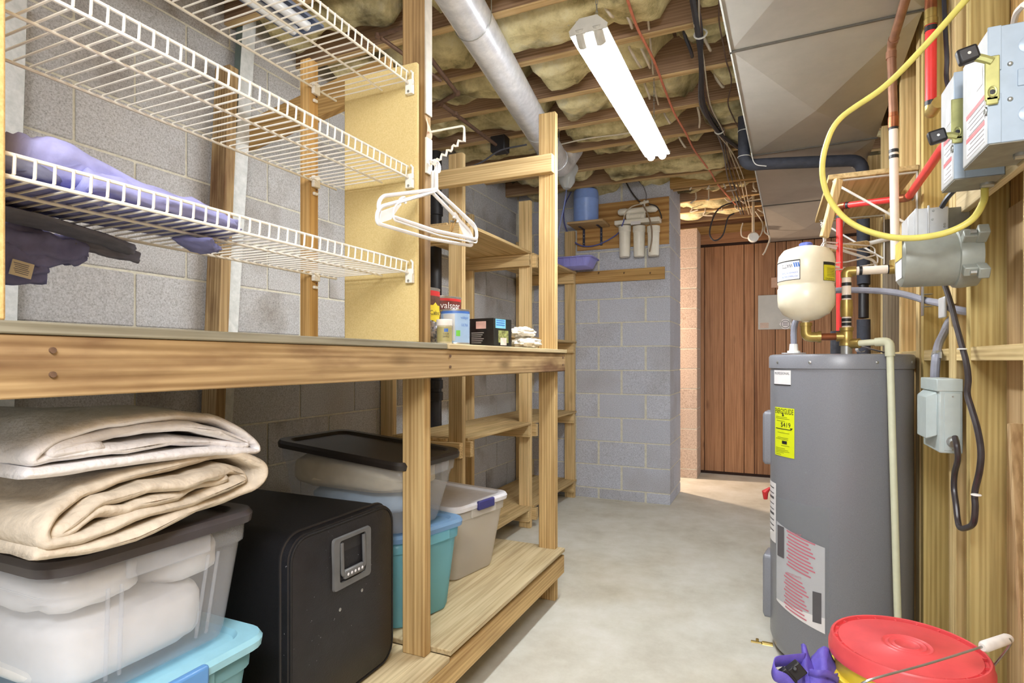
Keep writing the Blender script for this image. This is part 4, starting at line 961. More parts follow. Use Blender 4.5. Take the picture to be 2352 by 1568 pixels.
m = MB(); arc_text(m, 'Cabot', c1, .0878, a, z + .115, .022, .058); m.build('lettering', M_ink, t)
m = MB(); arc_text(m, 'SOLID', c1, .0854, a, z + .036, .022, .055); m.build('lettering', M_inkw, t)
c2 = (-1.228, 2.02); t, z = can('maroon paint can with white lettering behind the pale blue can', c2, 0.083, 0.198, (('label', .03, .905, M_maroon), ('label', .905, .955, M_red)))
a = face(c2)
m = MB(); arc_text(m, 'valspar', c2, .0846, a + 0.55, z + .160, .036, .095); m.build('lettering', M_inkw, t)
c3 = (-1.016, 1.77); t, z = can('small pale blue paint can in front of the maroon can', c3, 0.0505, 0.121, (('label', .05, .88, M_lblue), ('label', .88, .95, M_blue)))
a = face(c3)
m = MB(); arc_text(m, 'valspar', c3, .0516, a + 0.72, z + .092, .014, .036); arc_text(m, 'ULTRA', c3, .0516, a + 0.72, z + .066, .013, .030); m.build('lettering', M_blue, t)
m = MB(); arc_patch(m, c3, .0514, a + .06, a + .34, z + .028, z + .048, 6); m.build('badge', M_green, t)
m = MB(); arc_patch(m, c3, .0513, a - .9, a - .02, z + .012, z + .104, 10); m.build('label_back', plain('label_grey', C(200, 202, 202), .4), t)
c4 = (-0.9985, 1.668); t = thing('sample_jar', 'small paint sample jar with white lid beside the bench post', 'jar', (c4[0], c4[1], BZ))
MB().lathe([(.001, 0), (.024, 0), (.025, .003), (.025, .060), (.022, .063), (.001, .063)], (*c4, BZ + .001), 28).build('jar', plain('olive_jar', C(196, 190, 160), .3), t)
MB().lathe([(.0262, .060), (.0268, .062), (.0268, .079), (.025, .081), (.001, .081)], (*c4, BZ + .001), 28).build('lid', M_white, t)
a = face(c4); m = MB(); arc_patch(m, c4, .0254, a - 1.3, a + 1.3, BZ + .008, BZ + .056, 16); m.build('label', M_olive, t)
m = MB(); arc_patch(m, c4, .0257, a - .05, a + .5, BZ + .040, BZ + .051, 6); m.build('picture', M_blue, t)
m = MB(); arc_text(m, 'COLOR', c4, .0258, a + .2, BZ + .033, .009, .020); arc_text(m, 'SAMPLE', c4, .0258, a + .2, BZ + .024, .009, .022); m.build('lettering', M_ink, t)
def crumple(name, label, cat, c, rx, ry, rz, mat, seed, amp=0.3):
    c = V(c)
    def fn(u, v):
        th, ph = 2 * PI * u, PI * (0.02 + 0.96 * v) - PI / 2
        q = V((math.cos(ph) * math.cos(th), math.cos(ph) * math.sin(th), math.sin(ph)))
        k = 1 + amp * noise.cell(q * 2.3 + V((seed, 0, 0))) * 0.35 + amp * noise.noise(q * 3 + V((seed, 0, 0)))
        p = c + V((q.x * rx * k, q.y * ry * k, q.z * rz * k)); p.z = max(p.z, BZ + 0.001); return p
    return tag(MB().grid(fn, 28, 16).build(name, mat, None, ang=20), label, cat)
crumple('foil_bag', 'crumpled silver foil bag beside the bench post', 'bag', (-1.068, 1.685, BZ + .036), .034, .034, .046, plain('silver_foil', C(200, 200, 206), .22, .9, var=.1), 3)
crumple('paper_bag', 'crumpled white paper bag at the far end of the bench top, upper part', 'bag', (-1.02, 2.37, BZ + .05), .075, .09, .034, plain('white_paper', C(226, 218, 204), .85), 5) if False else None
# black lamp box
bx = thing('carton', 'black carton with pale blue corner label on the bench top', 'box', (-1.07, 2.15, BZ), None, (0, 0, math.radians(-8)))
MB().box(-.066, -.066, 0.001, .066, .066, .116).build('box', plain('black_card', C(34, 36, 34), .4, var=.3, vscale=30), bx, 0.0015)
on = lambda x, y: V((x, -.0666, .058 + y)); on2 = lambda x, y: V((.0666, x, .058 + y))
m = MB(); m.grid(lambda u, v: on(-.022 + .05 * u, .016 + .03 * v), 1, 1); m.build('tag_picture', plain('tag_pink', C(226, 190, 182), .5, var=.1), bx)
m = MB()
for k in range(6): m.grid(lambda u, v: on(-.045 + .062 * u * (1 - .1 * (k % 3)), -.002 - .008 * k + .003 * v) + V((0, -.0002, 0)), 1, 1)
m.build('small_print', plain('print_grey', C(180, 180, 176), .6), bx)
m = MB(); m.grid(lambda u, v: on2(-.056 + .075 * u, .018 + .037 * v), 1, 1); m.build('sticker', plain('sticker_cyan', C(128, 200, 224), .5), bx)
m = MB(); letters(m, 'FLOOD', lambda x, y: on2(-.018 + x, .044 + y) + V((.0003, 0, 0)), .009, .05) if False else [m.grid(lambda u, v: on2(-.05 + .062 * u, .047 - .009 * k + .004 * v) + V((.0003, 0, 0)), 1, 1) for k in range(3)]; m.build('sticker_print', M_blue, bx)
m = MB(); m.grid(lambda u, v: on2(-.035 + .075 * u, -.04 + .05 * v), 1, 1); m.build('picture', plain('leaf_picture', C(150, 156, 96), .4, var=.4, vscale=80), bx)
m = MB(); m.grid(lambda u, v: on2(-.02 + .045 * u, -.05 + .03 * v) + V((.0003, 0, 0)), 1, 1); m.build('picture', plain('tag_pale', C(222, 206, 200), .5, var=.1), bx)
M_bagp = plain('white_paper_bag', C(232, 226, 212), .8, var=.05)
crumple('paper_bag', 'crumpled white paper bag lying on another at the far end of the bench', 'bag', (-1.035, 2.42, BZ + .072), .05, .085, .026, M_bagp, 5)
crumple('paper_bag', 'flat white paper bag under the crumpled one at the far end of the bench', 'bag', (-1.02, 2.42, BZ + .024), .06, .10, .024, M_bagp, 8)
# ------------------------------------------------------------------ water heater
TX, TY, TR, TZ = 0.24, 2.66, 0.25, 1.214
def cyl_hit(u, v=None, r=TR, cx=TX, cy=TY):
    """angle round the heater where the sight line of column u meets it, and the depth there"""
    d = px(u, CV, 1.0); dx, dy = d.x, d.y
    A = dx*dx + dy*dy; B = -2 * (dx*cx + dy*cy); C_ = cx*cx + cy*cy - r*r
    q = B*B - 4*A*C_; t = (-B - math.sqrt(max(q, 0))) / (2*A)
    return math.atan2(dy*t - cy, dx*t - cx), t
def zt(v, t): return CAM_Z + (CV - v) / F_PX * t
M_heater = ramp2('heater_grey', [(0.3, C(126, 128, 136)), (0.7, C(142, 145, 153))], 420, 3, 0.32, 0.02, 0.0005, spec=0.5)
M_brass = plain('brass', C(180, 156, 92), 0.35, 0.75, var=0.1)
M_copper = plain('copper', C(160, 98, 66), 0.38, 0.75, var=0.15)
M_red_pex = plain('red_tubing', C(232, 62, 60), 0.35, var=0.03)
M_white_pipe = plain('white_tubing', C(240, 226, 212), 0.4, var=0.02)
M_cream_pipe = plain('cream_tubing', C(222, 224, 196), 0.4, var=0.03)
M_tan_pipe = plain('aged_copper', C(150, 108, 84), 0.45, 0.4, var=0.12)
M_flex = plain('grey_flex', C(150, 152, 166), 0.45, var=0.06)
M_boxgrey = plain('enamel_grey', C(168, 178, 188), 0.4, 0.1, var=0.04)
M_boxlight = plain('enamel_pale', C(204, 206, 208), 0.4, 0.1, var=0.04)
M_boxblue = plain('enamel_bluish', C(160, 176, 192), 0.4, 0.1, var=0.04)
M_boxdark = plain('enamel_shade', C(140, 138, 128), 0.5, 0.1, var=0.1)
M_paper = plain('paper', C(238, 236, 238), 0.6, var=0.02)
M_pink = plain('pink_print', C(206, 120, 136), 0.6, var=0)
M_dgrey = plain('dark_print', C(92, 90, 94), 0.6, var=0)
M_elabel = plain('label_lime', C(224, 236, 30), 0.5, var=0.02)
wh = thing('water_heater', 'tall grey electric water heater standing on the concrete floor', 'water heater', (TX, TY, 0))
MB().lathe([(.001, .012), (TR - .03, .012), (TR - .012, .03), (TR, .07), (TR, TZ - .05)], (TX, TY, 0), 72).build('jacket', M_heater, wh)
MB().lathe([(TR + .001, TZ - .056), (TR + .005, TZ - .054), (TR + .005, TZ - .01), (TR + .001, TZ - .002), (TR - .01, TZ + .001), (.001, TZ + .004)], (TX, TY, 0), 72).build('top_cap', M_heater, wh)
for k in range(3): a = k * 2 * PI / 3 + .4; MB().cyl((TX + .19 * math.cos(a), TY + .19 * math.sin(a), 0), (TX + .19 * math.cos(a), TY + .19 * math.sin(a), .014), .03, n=12).build('foot', M_black, wh)
for u in (1786, 1860, 2015, 2095):
    a, t = cyl_hit(u, r=TR + .005); n = V((math.cos(a), math.sin(a), 0)); c = V((TX, TY, TZ - .03)) + n * (TR + .005)
    MB().tube([c - n * .001, c + n * .002, c + n * .004], [.0055, .0055, .002], 10).build('screw', M_zinc, wh)
def hpatch(name, u0, v0, u1, v1, mat, par, lift=.0012, nz=1):
    a0, t0 = cyl_hit(u0); a1, t1 = cyl_hit(u1)
    t_ = (t0 + t1) / 2; z0, z1 = zt(v1, t_), zt(v0, t_); r = TR + lift
    m = MB(); m.grid(lambda p, q: V((TX + r * math.cos(a0 + (a1 - a0) * p), TY + r * math.sin(a0 + (a1 - a0) * p), z0 + (z1 - z0) * q)), 14, nz)
    o = m.build(name, mat, par); fn = lambda x, y, l=.0006: V((TX + (r + l) * math.cos((a0 + a1) / 2 + x / r), TY + (r + l) * math.sin((a0 + a1) / 2 + x / r), (z0 + z1) / 2 + y))
    return o, fn, abs(a1 - a0) * r, z1 - z0
o, fn, w, h = hpatch('brand_label', 1779, 850, 1817, 884, M_paper, wh)
m = MB(); letters(m, 'PROFESSIONAL', lambda x, y: fn(x, y + h * .28), .014, w * .88); m.build('lettering', M_dgrey, o)
m = MB(); m.grid(lambda p, q: fn(-w/2 + w * p, -h/2 + .003 * q), 8, 1); m.build('stripe', M_ink, o)
o, fn, w, h = hpatch('energy_label', 1781, 936, 1825, 1048, M_elabel, wh)
m = MB(); letters(m, 'ENERGYGUIDE', lambda x, y: fn(x, y + h * .42), .030, w * .92)
m.add([fn(x, y) for x, y in ((-.003, h*.40), (.003, h*.40), (.003, h*.35), (.008, h*.35), (0, h*.32), (-.008, h*.35), (-.003, h*.35))], [(0, 1, 2, 6), (3, 4, 5)])
letters(m, '$419', lambda x, y: fn(x + w * .12, y + h * .15), .026, w * .46)
m.grid(lambda p, q: fn(-w*.42 + w * .80 * p, h * .055 + .003 * q), 6, 1); m.add([fn(x, y) for x, y in ((w*.32, h*.10), (w*.44, h*.10), (w*.38, h*.06))], [(0, 1, 2)])
m.grid(lambda p, q: fn(-w*.05 + w * .24 * p, -h * .24 + h * .065 * q), 4, 1)
m.build('lettering', M_ink, o)
m = MB()
for y, x0, x1 in ((.30, -.42, .2), (.27, -.42, .3), (.22, -.36, .1), (-.02, -.3, .3), (-.12, -.3, .25), (-.15, -.42, .25), (-.28, -.1, .3), (-.34, -.42, .1), (-.37, -.42, .25), (-.40, -.42, .3), (-.43, -.42, .05), (-.47, -.42, -.1)):
    m.grid(lambda p, q: fn(w * (x0 + (x1 - x0) * p), h * y + .0016 * q), 6, 1)
m.build('fine_lettering', plain('olive_print', C(120, 130, 24), .6), o)['kind'] = 'stuff'
o, fn, w, h = hpatch('side_label', 1769.5, 1105, 1783, 1240, M_paper, wh)
m = MB()
for k in range(9): m.grid(lambda p, q: fn(w * (-.4 + .7 * p), h * (.40 - .09 * k) + .004 * q + (0.006 if k in (2, 5) else 0) * q), 5, 1)
m.build('small_print', M_dgrey, o)
# clear pouch with leaflets
o, fn, w, h = hpatch('document_pouch', 1784, 1152, 1905, 1395, clear_plastic('pouch_film', C(214, 218, 222), .72, .15), wh, .004)
skew = lambda x, y: fn(x, y - .10 * (x + w / 2) * .9)
m = MB(); m.grid(lambda p, q: fn(-w*.48 + w*.92 * p, -h*.52 + h * .78 * q - .05 * p, -.001), 14, 3); lf = m.build('leaflet', M_paper, wh)
pr, dk = MB(), MB()
for k in range(24):
    y = .24 - .032 * k
    if k in (11, 12): continue
    x0, x1 = (-.20 if k < 11 else -.26) + .03 * (k % 2), (.30 if k < 11 else .2) - .10 * ((k * 7) % 4) / 3
    pr.grid(lambda p, q: fn(w * (x0 + (x1 - x0) * p), h * y + .0055 * q - .05 * (x0 + (x1 - x0) * p + .5), .0004), 8, 1)
letters(pr, 'IMPORTANT', lambda x, y: fn(x - w*.05, y + h * .262 - .025, .0004), .012, w * .26); letters(pr, 'IMPORTANTE', lambda x, y: fn(x - w*.06, y - h * .135 - .025, .0004), .012, w * .28)
pr.build('red_print', M_pink, lf)
dk.grid(lambda p, q: fn(w * (-.44 + .18 * p), h * (-.06 + .30 * q) - .05 * .1, .0004), 4, 3); dk.grid(lambda p, q: fn(w * (.26 + .13 * p), h * (-.46 + .28 * q) - .05 * .82, .0004), 4, 3)
dk.build('dark_panel', M_dgrey, lf)
# element covers and drain on the far side
for va, vb, u in ((936, 1048, 1764), (1238, 1372, 1760)):
    a, t = cyl_hit(1779); a -= .50
    z0, z1 = zt(vb, 2.62), zt(va, 2.62); n = V((math.cos(a), math.sin(a), 0)); s = V((-n.y, n.x, 0)); c = V((TX, TY, 0)) + n * (TR + .004)
    m = MB(); m.loft([[c + n * d_ + s * x * k_ + V((0, 0, (z0 + z1) / 2 + y * k2)) for x, y in rrect(.06, (z1 - z0) / 2, .015, 3)] for d_, k_, k2 in ((-.03, 1, 1), (.012, 1, 1), (.020, .86, .92))]); m.build('element_cover', M_heater, wh)
a, t = cyl_hit(1779); a -= .35; n = V((math.cos(a), math.sin(a), 0)); c = V((TX, TY, zt(1440, 2.60))) + n * TR
dvv = MB(); dvv.tube([c - n * .01, c + n * .03, c + n * .035, c + n * .075], [.016, .016, .011, .012], 12); dvv.tube([c + n * .05 + V((0, 0, .008)), c + n * .05 + V((0, 0, .022))], .006, 8)
dvv.build('drain_valve', M_brass, wh)
m = MB(); c2_ = V((TX, TY, zt(1100, 2.6))) + n * TR; m.tube([c2_, c2_ + n * .02 + V((0, 0, -.02)), c2_ + n * .018 + V((0, 0, -.05))], [.004, .012, .008], 8); m.build('red_tag', M_red, wh)
# ------------------------------------------------------------------ plumbing on top of the heater
pt = V((.251, 2.487, 0))
def ringy(m, p, d, r, h=.012): d = V(d).normalized(); m.tube([p - d*h/2, p + d*h/2], r, 16); return m
st = thing('cold_inlet_stack', 'brass tee with white pipe stubs standing on the water heater beside the red tube', 'pipe', (pt.x, pt.y, TZ))
P_ = lambda z: V((pt.x, pt.y, z))
MB().cyl(P_(TZ - .004), P_(TZ + .035), .019, n=18).build('nipple', M_zinc, st)
m = MB(); m.lathe([(.001, TZ+.03), (.024, TZ+.032), (.024, TZ+.044), (.020, TZ+.05), (.020, TZ+.085), (.023, TZ+.088), (.023, TZ+.10), (.001, TZ+.102)], P_(0), 18)
m.tube([P_(TZ+.066), P_(TZ+.066) + V((-.034, 0, 0))], .018, 16); m.build('tee', M_brass, st)
zA, zB = zt(760, 2.18), zt(640, 2.18)
MB().cyl(P_(TZ+.10), P_(zt(722, 2.18)), .0155, n=16).build('pipe', M_white_pipe, st)
zv0, zv1 = zt(728, 2.18), zt(690, 2.18)
m = MB(); m.lathe([(.001, zv0), (.020, zv0), (.0215, (zv0+zv1)/2), (.020, zv1), (.001, zv1)], P_(0), 16); m.build('check_valve', M_brass, st)
MB().cyl(P_(zv1), P_(1.505), .0155, n=16).build('pipe', M_white_pipe, st)
for z in (TZ + .112, zv0 - .012, zv1 + .012, 1.475): MB().cyl(P_(z - .006), P_(z + .006), .0168, n=16).build('crimp_ring', M_black, st)
WX = V((.405, 2.487, 1.515))
m = MB(); m.tube(bend([P_(1.50), P_(1.523), P_(1.523) + V((.03, 0, 0))], .02), .0185, 14); m.build('elbow', M_brass, st)
wp = thing('white_pipe', 'white water pipe rising to an aged copper elbow under the duct', 'pipe', tuple(WX))
MB().cyl(P_(1.523) + V((.031, 0, 0)), WX + V((-.018, 0, .008)), .0155, n=16).build('pipe', M_white_pipe, wp)
for q in (.045, .135): MB().cyl(P_(1.523) + V((q - .005, 0, 0)), P_(1.523) + V((q + .005, 0, 0)), .017, n=16).build('crimp_ring', M_black, wp)
W2 = atY(2052, 288, 2.487); W3 = atY(2047, 108, 2.487)
m = MB(); m.tube(bend([WX + V((-.02, 0, .008)), WX + V((0, 0, .008)), WX + V((0.0, 0, .04))], .018), .0185, 14); m.build('elbow', M_brass, wp)
MB().cyl(WX + V((0, 0, .035)), W2, .0145, n=16).build('pipe', M_white_pipe, wp)
for v in (296, 349, 362): p = WX.lerp(W2, (WX.z - zt(v, 2.11)) / (WX.z - W2.z)); MB().cyl(p - V((0, 0, .006)), p + V((0, 0, .006)), .0158, n=16).build('crimp_ring', M_black, wp)
m = MB(); m.tube([W2 + V((0, 0, -.008)), W2 + V((0, 0, .03)), W2 + V((0, 0, .032)), W2 + V((0, 0, .045))], [.0175, .0175, .0155, .0155], 16); m.build('adapter', M_copper, wp)
W4 = atZ(2084, -12, 2.345)
MB().tube(bend([W2 + V((0, 0, .04)), W3 + V((0, 0, .0)), V((W4.x, W4.y, 2.35)), V((W4.x + .01, 1.9, 2.355))], .03), .0148, 16).build('copper_pipe', M_tan_pipe, wp)
m = MB(); ringy(m, W3 + V((0, 0, -.03)), (0, 0, 1), .0172, .025); ringy(m, W3.lerp(V((W4.x, W4.y, 2.35)), .14), V((W4.x, W4.y, 2.35)) - W3, .0172, .025); m.build('elbow_collar', M_tan_pipe, wp)
# expansion tank
ex = V((.115, 2.477, 0)); r = .099; z0, z1 = zt(738, 2.21), zt(566, 2.21); Hh = z1 - z0
et = thing('expansion_tank', 'cream pressure expansion tank upside down above the water heater', 'tank', (ex.x, ex.y, z0))
prof = [(.012, -.012), (.014, 0), (.045, .008), (.08, .028), (.097, .058), (r, .085)] + [(r, .125), (r - .003, .13), (r - .003, .14), (r, .145), (r, Hh - .06), (.094, Hh - .035), (.078, Hh - .014), (.04, Hh - .002), (.001, Hh)]
MB().lathe([(a_, b_ + z0) for a_, b_ in prof], ex, 48).build('shell', plain('cream_enamel', C(236, 228, 204), .3, var=.02), et)
MB().lathe([(.024, z1 - .004), (.024, z1 + .010), (.018, z1 + .014), (.001, z1 + .015)], ex, 20).build('valve_cap', plain('blue_cap', C(92, 106, 186), .35), et)
def epatch(name, u0, v0, u1, v1, mat, lift=.0008, um=None):
    a0, t0 = cyl_hit(u0, r=r, cx=ex.x, cy=ex.y); a1, t1 = cyl_hit(u1, r=r, cx=ex.x, cy=ex.y); t_ = (t0 + t1) / 2; za_, zb_ = zt(v1, t_), zt(v0, t_)
    m = MB(); m.grid(lambda p, q: V((ex.x + (r + lift) * math.cos(a0 + (a1 - a0) * p), ex.y + (r + lift) * math.sin(a0 + (a1 - a0) * p), za_ + (zb_ - za_) * q)), 12, 1)
    o = m.build(name, mat, et); am = (cyl_hit(um, r=r, cx=ex.x, cy=ex.y)[0] if um else (a0 + a1) / 2)
    return o, (lambda x, y, l=.0013: V((ex.x + (r + l) * math.cos(am - x / r), ex.y + (r + l) * math.sin(am - x / r), (za_ + zb_) / 2 - y))), abs(a1 - a0) * r, zb_ - za_
o_, fn_, w_, h_ = epatch('label_border', 1785.5, 601, 1838, 646, M_ink, .0005)
o, fn, w, h = epatch('label', 1786.5, 603, 1836.5, 644, M_paper, .0008, 1812)
w *= .72
m = MB(); letters(m, 'WATTS', lambda x, y: fn(x + w * .10, y - h * .28), .020, w * .56); m.build('lettering', M_ink, o)
m = MB(); letters(m, 'POTABLE WATER', lambda x, y: fn(x, y + h * .32), .009, w * .80); letters(m, 'EXPANSION TANK', lambda x, y: fn(x, y + h * .12), .009, w * .80)
for k in range(3): x0 = -w * .50 + k * w * .09; m.add([fn(x0, -h*.16), fn(x0 + w*.06, -h*.16), fn(x0 + w*.11, -h*.42), fn(x0 + w*.05, -h*.42)], [(0, 1, 2, 3)])
m.build('blue_lettering', M_blue, o)
o_, fn_, w_, h_ = epatch('warning_border', 1891, 602, 1917.5, 645, M_ink, .0005)
o, fn, w, h = epatch('warning_label', 1892, 609, 1917, 644, plain('warning_yellow', C(216, 208, 40), .5), .0008)
m = MB(); letters(m, 'WARNING', lambda x, y: fn(x, y + h * .40), .009, w * .8)
for k in range(6): m.grid(lambda p, q: fn(w * (-.4 + .7 * p), h * (.2 - .1 * k) + .0014 * q), 4, 1)
m.build('lettering', M_ink, o)
cb = thing('copper_branch', 'brass elbow and copper pipe joining the expansion tank to the tee', 'pipe', tuple(ex + V((0, 0, z0))))
zc2 = TZ + .066
m = MB(); m.tube(bend([ex + V((0, 0, z0 - .004)), ex + V((0, 0, zc2)), V((ex.x + .045, ex.y, zc2))], .03), .019, 16); ringy(m, ex + V((0, 0, z0 - .012)), (0, 0, 1), .022); ringy(m, V((ex.x + .045, ex.y, zc2)), (1, 0, 0), .022); m.build('elbow', M_brass, cb)
MB().cyl((ex.x + .046, ex.y, zc2), (pt.x - .036, pt.y, zc2), .0135, n=16).build('copper_pipe', M_copper, cb)
m = MB(); m.grid(lambda u, v: V((.32 + .012 * math.cos(PI * .5 + 4.2 * (1 - u / .35)) - .010 if u < .35 else .31 + .13 * (u - .35), 2.56 + .09 * v + .01 * u, TZ + .020 + .012 * math.sin(PI * .5 + 4.2 * (1 - u / .35)) if u < .35 else TZ + .032 - .026 * (u - .35) / .65)), 24, 2)
tag(m.build('booklet', M_paper, None, solid=.001), 'white paper booklet curled on top of the water heater beside the relief pipe', 'paper')
# relief valve line
rl = thing('relief_pipe', 'cream relief pipe running down the front of the water heater', 'pipe', (.385, 2.43, 0))
za_ = zt(788, 2.1); pA, pB = V((.275, 2.47, za_)), V((.378, 2.425, za_ + .006)); pC = atY(2064, 1400, 2.375); pC = V((pC.x, 2.395, pC.z)); pC0 = pB + (pC - pB) * (pB.z / (pB.z - pC.z)) * .94
m = MB(); m.tube([V((.262, 2.482, za_)), pA + (pB - pA) * .15], .018, 14); m.build('valve_body', M_brass, rl)
MB().tube(bend([pA, pB, pC0], .022), .0115, 16).build('pipe', M_cream_pipe, rl)
m = MB(); m.tube(bend([pB.lerp(pA, .4), pB, pB.lerp(pC0, .045)], .022), .0155, 16); m.build('elbow', M_cream_pipe, rl)
# red tubing
rt = thing('red_tube', 'red hot-water tube rising from the heater, crossing to the wall and behind the switch boxes', 'pipe', (.255, 2.78, TZ))
R1, R2, R3, R4 = V((.255, 2.78, 1.838)), V((.462, 2.585, 1.80)), V((.45, 2.06, 1.808)), V((.462, 1.86, 1.81))
MB().cyl((.255, 2.78, TZ + .09), R1 + V((0, 0, -.02)), .0125, n=16).build('tube', M_red_pex, rt)
m = MB(); m.tube(bend([R1 + V((0, 0, -.03)), R1, R1 + (R2 - R1).normalized() * .03], .02), .0155, 14); m.build('elbow', M_copper, rt); m = MB(); m.tube(bend([R2 - (R2 - R1).normalized() * .03, R2, R2 + (R3 - R2).normalized() * .03], .02), .0155, 14); m.build('elbow', M_copper, rt)
MB().cyl(R1 + (R2 - R1).normalized() * .03, R2 - (R2 - R1).normalized() * .028, .0125, n=16).build('tube', M_red_pex, rt)
MB().tube([R2 + (R3 - R2).normalized() * .028, R3, R4], .0135, 16).build('tube', M_red_pex, rt)
for p, d in ((R1 + V((0, 0, -.045)), V((0, 0, 1))), (R2.lerp(R1, .17), R2 - R1), (R1.lerp(R2, .14), R2 - R1)): m = MB(); ringy(m, p, d, .0142); m.build('crimp_ring', M_black, rt)
MB().obox(R2 + V((.016, 0, .02)), V((.003, 0, 0)), V((0, .018, 0)), V((0, 0, .03))).build('pipe_clip', M_zinc, rt, .001)
MB().cyl((.255, 2.78, TZ), (.255, 2.78, TZ + .10), .034, n=20).build('foam_sleeve', plain('black_foam', C(56, 56, 62), .9, var=.2, bump=.4), rt)
ru = thing('red_tube', 'short red tube between copper and brass fittings on the wall above the switch boxes', 'pipe', (.45, 2.186, 1.96))
U0, U1 = V((.45, 2.186, 1.985)), V((.45, 2.186, 2.235))
MB().cyl(U0, U1, .0155, n=18).build('tube', M_red_pex, ru)
for z in (1.992, 2.225): MB().cyl((.45, 2.186, z - .008), (.45, 2.186, z + .008), .0168, n=18).build('crimp_ring', M_black, ru)
m = MB(); m.tube(bend([U0, V((.45, 2.186, 1.962)), V((.452, 2.15, 1.962)), V((.452, 2.10, 1.962))], .02), .0175, 14); m.build('elbow', M_brass, ru)
m = MB(); m.tube([U1, U1 + V((0, 0, .02)), U1 + V((0, 0, .022)), U1 + V((0, 0, .05))], [.019, .019, .017, .017], 16); m.build('adapter', M_brass, ru)
MB().cyl(U1 + V((0, 0, .05)), V((.45, 2.186, 2.62)), .0165, n=16).build('copper_pipe', M_copper, ru)
# flexible conduits
def flex(m, pts, r):
    sp = spline(pts, 14); rs = [r * (1.0 + .05 * (i % 2)) for i in range(len(sp))]; return m.tube(sp, rs, 10)
fc = thing('flex_conduit', 'grey flexible conduit curving from the heater top to the strap on the stud', 'conduit', (.0775, 2.62, TZ))
f0 = V((.0775, 2.62, TZ + .004)); s0 = V((.485, 2.41, 1.397))
flex(m := MB(), [f0 + V((0, 0, .03)), f0 + V((.004, 0, .12)), (.12, 2.63, 1.42), (.19, 2.63, 1.462), (.271, 2.615, 1.467), (.40, 2.50, 1.44), s0, (.485, 2.21, 1.368), (.492, 2.12, 1.345), (.53, 2.085, 1.33), (.565, 2.08, 1.325)], .0115); m.build('conduit', M_flex, fc)
m = MB(); m.tube([f0, f0 + V((0, 0, .012)), f0 + V((0, 0, .013)), f0 + V((0, 0, .04))], [.024, .024, .017, .015], 8); m.build('connector', M_white, fc)
MB().lathe([(.001, 0), (.045, 0), (.045, .004), (.001, .004)], f0, 20).build('flange', M_boxlight, fc)
m = MB(); m.box(.470, 2.395, 1.345, .474, 2.425, 1.45); m.box(.47, 2.395, 1.375, .499, 2.425, 1.378); m.box(.47, 2.395, 1.417, .499, 2.425, 1.42); m.build('strap', M_zinc, fc, .001)
m = MB(); m.obox((.472, 2.15, 1.352), V((.004, 0, 0)), V((0, .035, 0)), V((0, 0, .032))); m.build('cover_tab', M_boxlight, fc, .006)
f2 = thing('flex_conduit', 'grey flexible conduit dropping into the disconnect box beside the heater', 'conduit', (.47, 2.12, 1.14))
cpts = [atX(u, v, x) for u, v, x in ((2192, 725, .56), (2178, 742, .545), (2168, 765, .53), (2156, 790, .505), (2151, 815, .483), (2148, 845, .478), (2147, 872, .478))]
flex(m := MB(), cpts, .0125); m.build('conduit', M_flex, f2)
c = cpts[4]; m = MB(); ringy(m, c, cpts[5] - cpts[3], .0145, .014); m.obox(c + V((.004, -.025, 0)), V((.002, 0, 0)), V((0, .014, 0)), V((0, 0, .01))); m.build('strap', M_zinc, f2)
# disconnect box
db = thing('disconnect_box', 'pale grey electrical disconnect box on the stud to the right of the heater', 'box', (.466, 2.147, .92))
x0, x1, y0, y1, z0, z1 = .438, .4985, 2.05, 2.245, .921, 1.134
M_disc = plain('pale_grey_green', C(186, 198, 198), .4, .1, var=.03)
MB().box(x0 + .004, y0, z0, x1, y1, z1).build('case', M_disc, db, .004)
m = MB(); m.prism([(x0 + .004, y0 + .02, z1 - .035), (x0 - .018, y0 + .05, z1 - .05), (x0 - .018, y1 - .03, z1 - .05), (x0 + .004, y1, z1 - .035)], (0, 0, -.13)); m.build('cover', M_disc, db, .004)
MB().box(x0 - .003, y0 - .003, z1 - .034, x1, y1 + .003, z1 + .003).build('hood', M_disc, db, .003)
m = MB(); m.box(x0 + .016, y0 - .0025, z0 + .008, x1 - .006, y0, z1 - .038); m.build('side_plate', M_disc, db, .001)
m = MB(); kc = V((.474, y0 - .003, z0 + .035)); m.tube([kc, kc + V((0, -.004, 0))], .016, 16); m.tube([kc + V((0, -.004, 0)), kc + V((0, -.018, -.004))], .012, 12); m.build('cable_clamp', M_zinc, db)
for dz in (.165, .012): MB().cyl((.474, y0 - .001, z0 + dz), (.474, y0 - .0045, z0 + dz), .0025, n=8).build('screw', M_zinc, db)
# black cable loop
lp = [(2193, 1003), (2198, 1025), (2200, 1055), (2193, 1085), (2191, 1120), (2196, 1160), (2200, 1195), (2206, 1212), (2222, 1211), (2236, 1200), (2240, 1165), (2239, 1130), (2250, 1080), (2253, 1035), (2245, 985), (2232, 940), (2222, 905), (2224, 870), (2219, 830), (2208, 790), (2196, 745), (2186, 705), (2176, 672), (2170, 655)]
cable('looped_cable', 'thick black cable hanging in a long loop down the stud from the round grey housing', [atX(u, v, .470 if i > 1 else .466) for i, (u, v) in enumerate(lp)], .0075, plain('shiny_black', C(58, 52, 54), .35, var=.15), n=10, k=6)
for u, v, lab in ((2210, 803, 'white tie on the black cable below the round housing'), (2242, 1138, 'white tie on the black cable low in the loop')):
    c = atX(u, v, .468); o = MB().tube([c + V((.010 * math.cos(t), .010 * math.sin(t), .002)) for t in [2*PI*j/14 for j in range(14)]], .0018, 5, closed=True).build('cable_tie', M_white); tag(o, lab, 'tie')
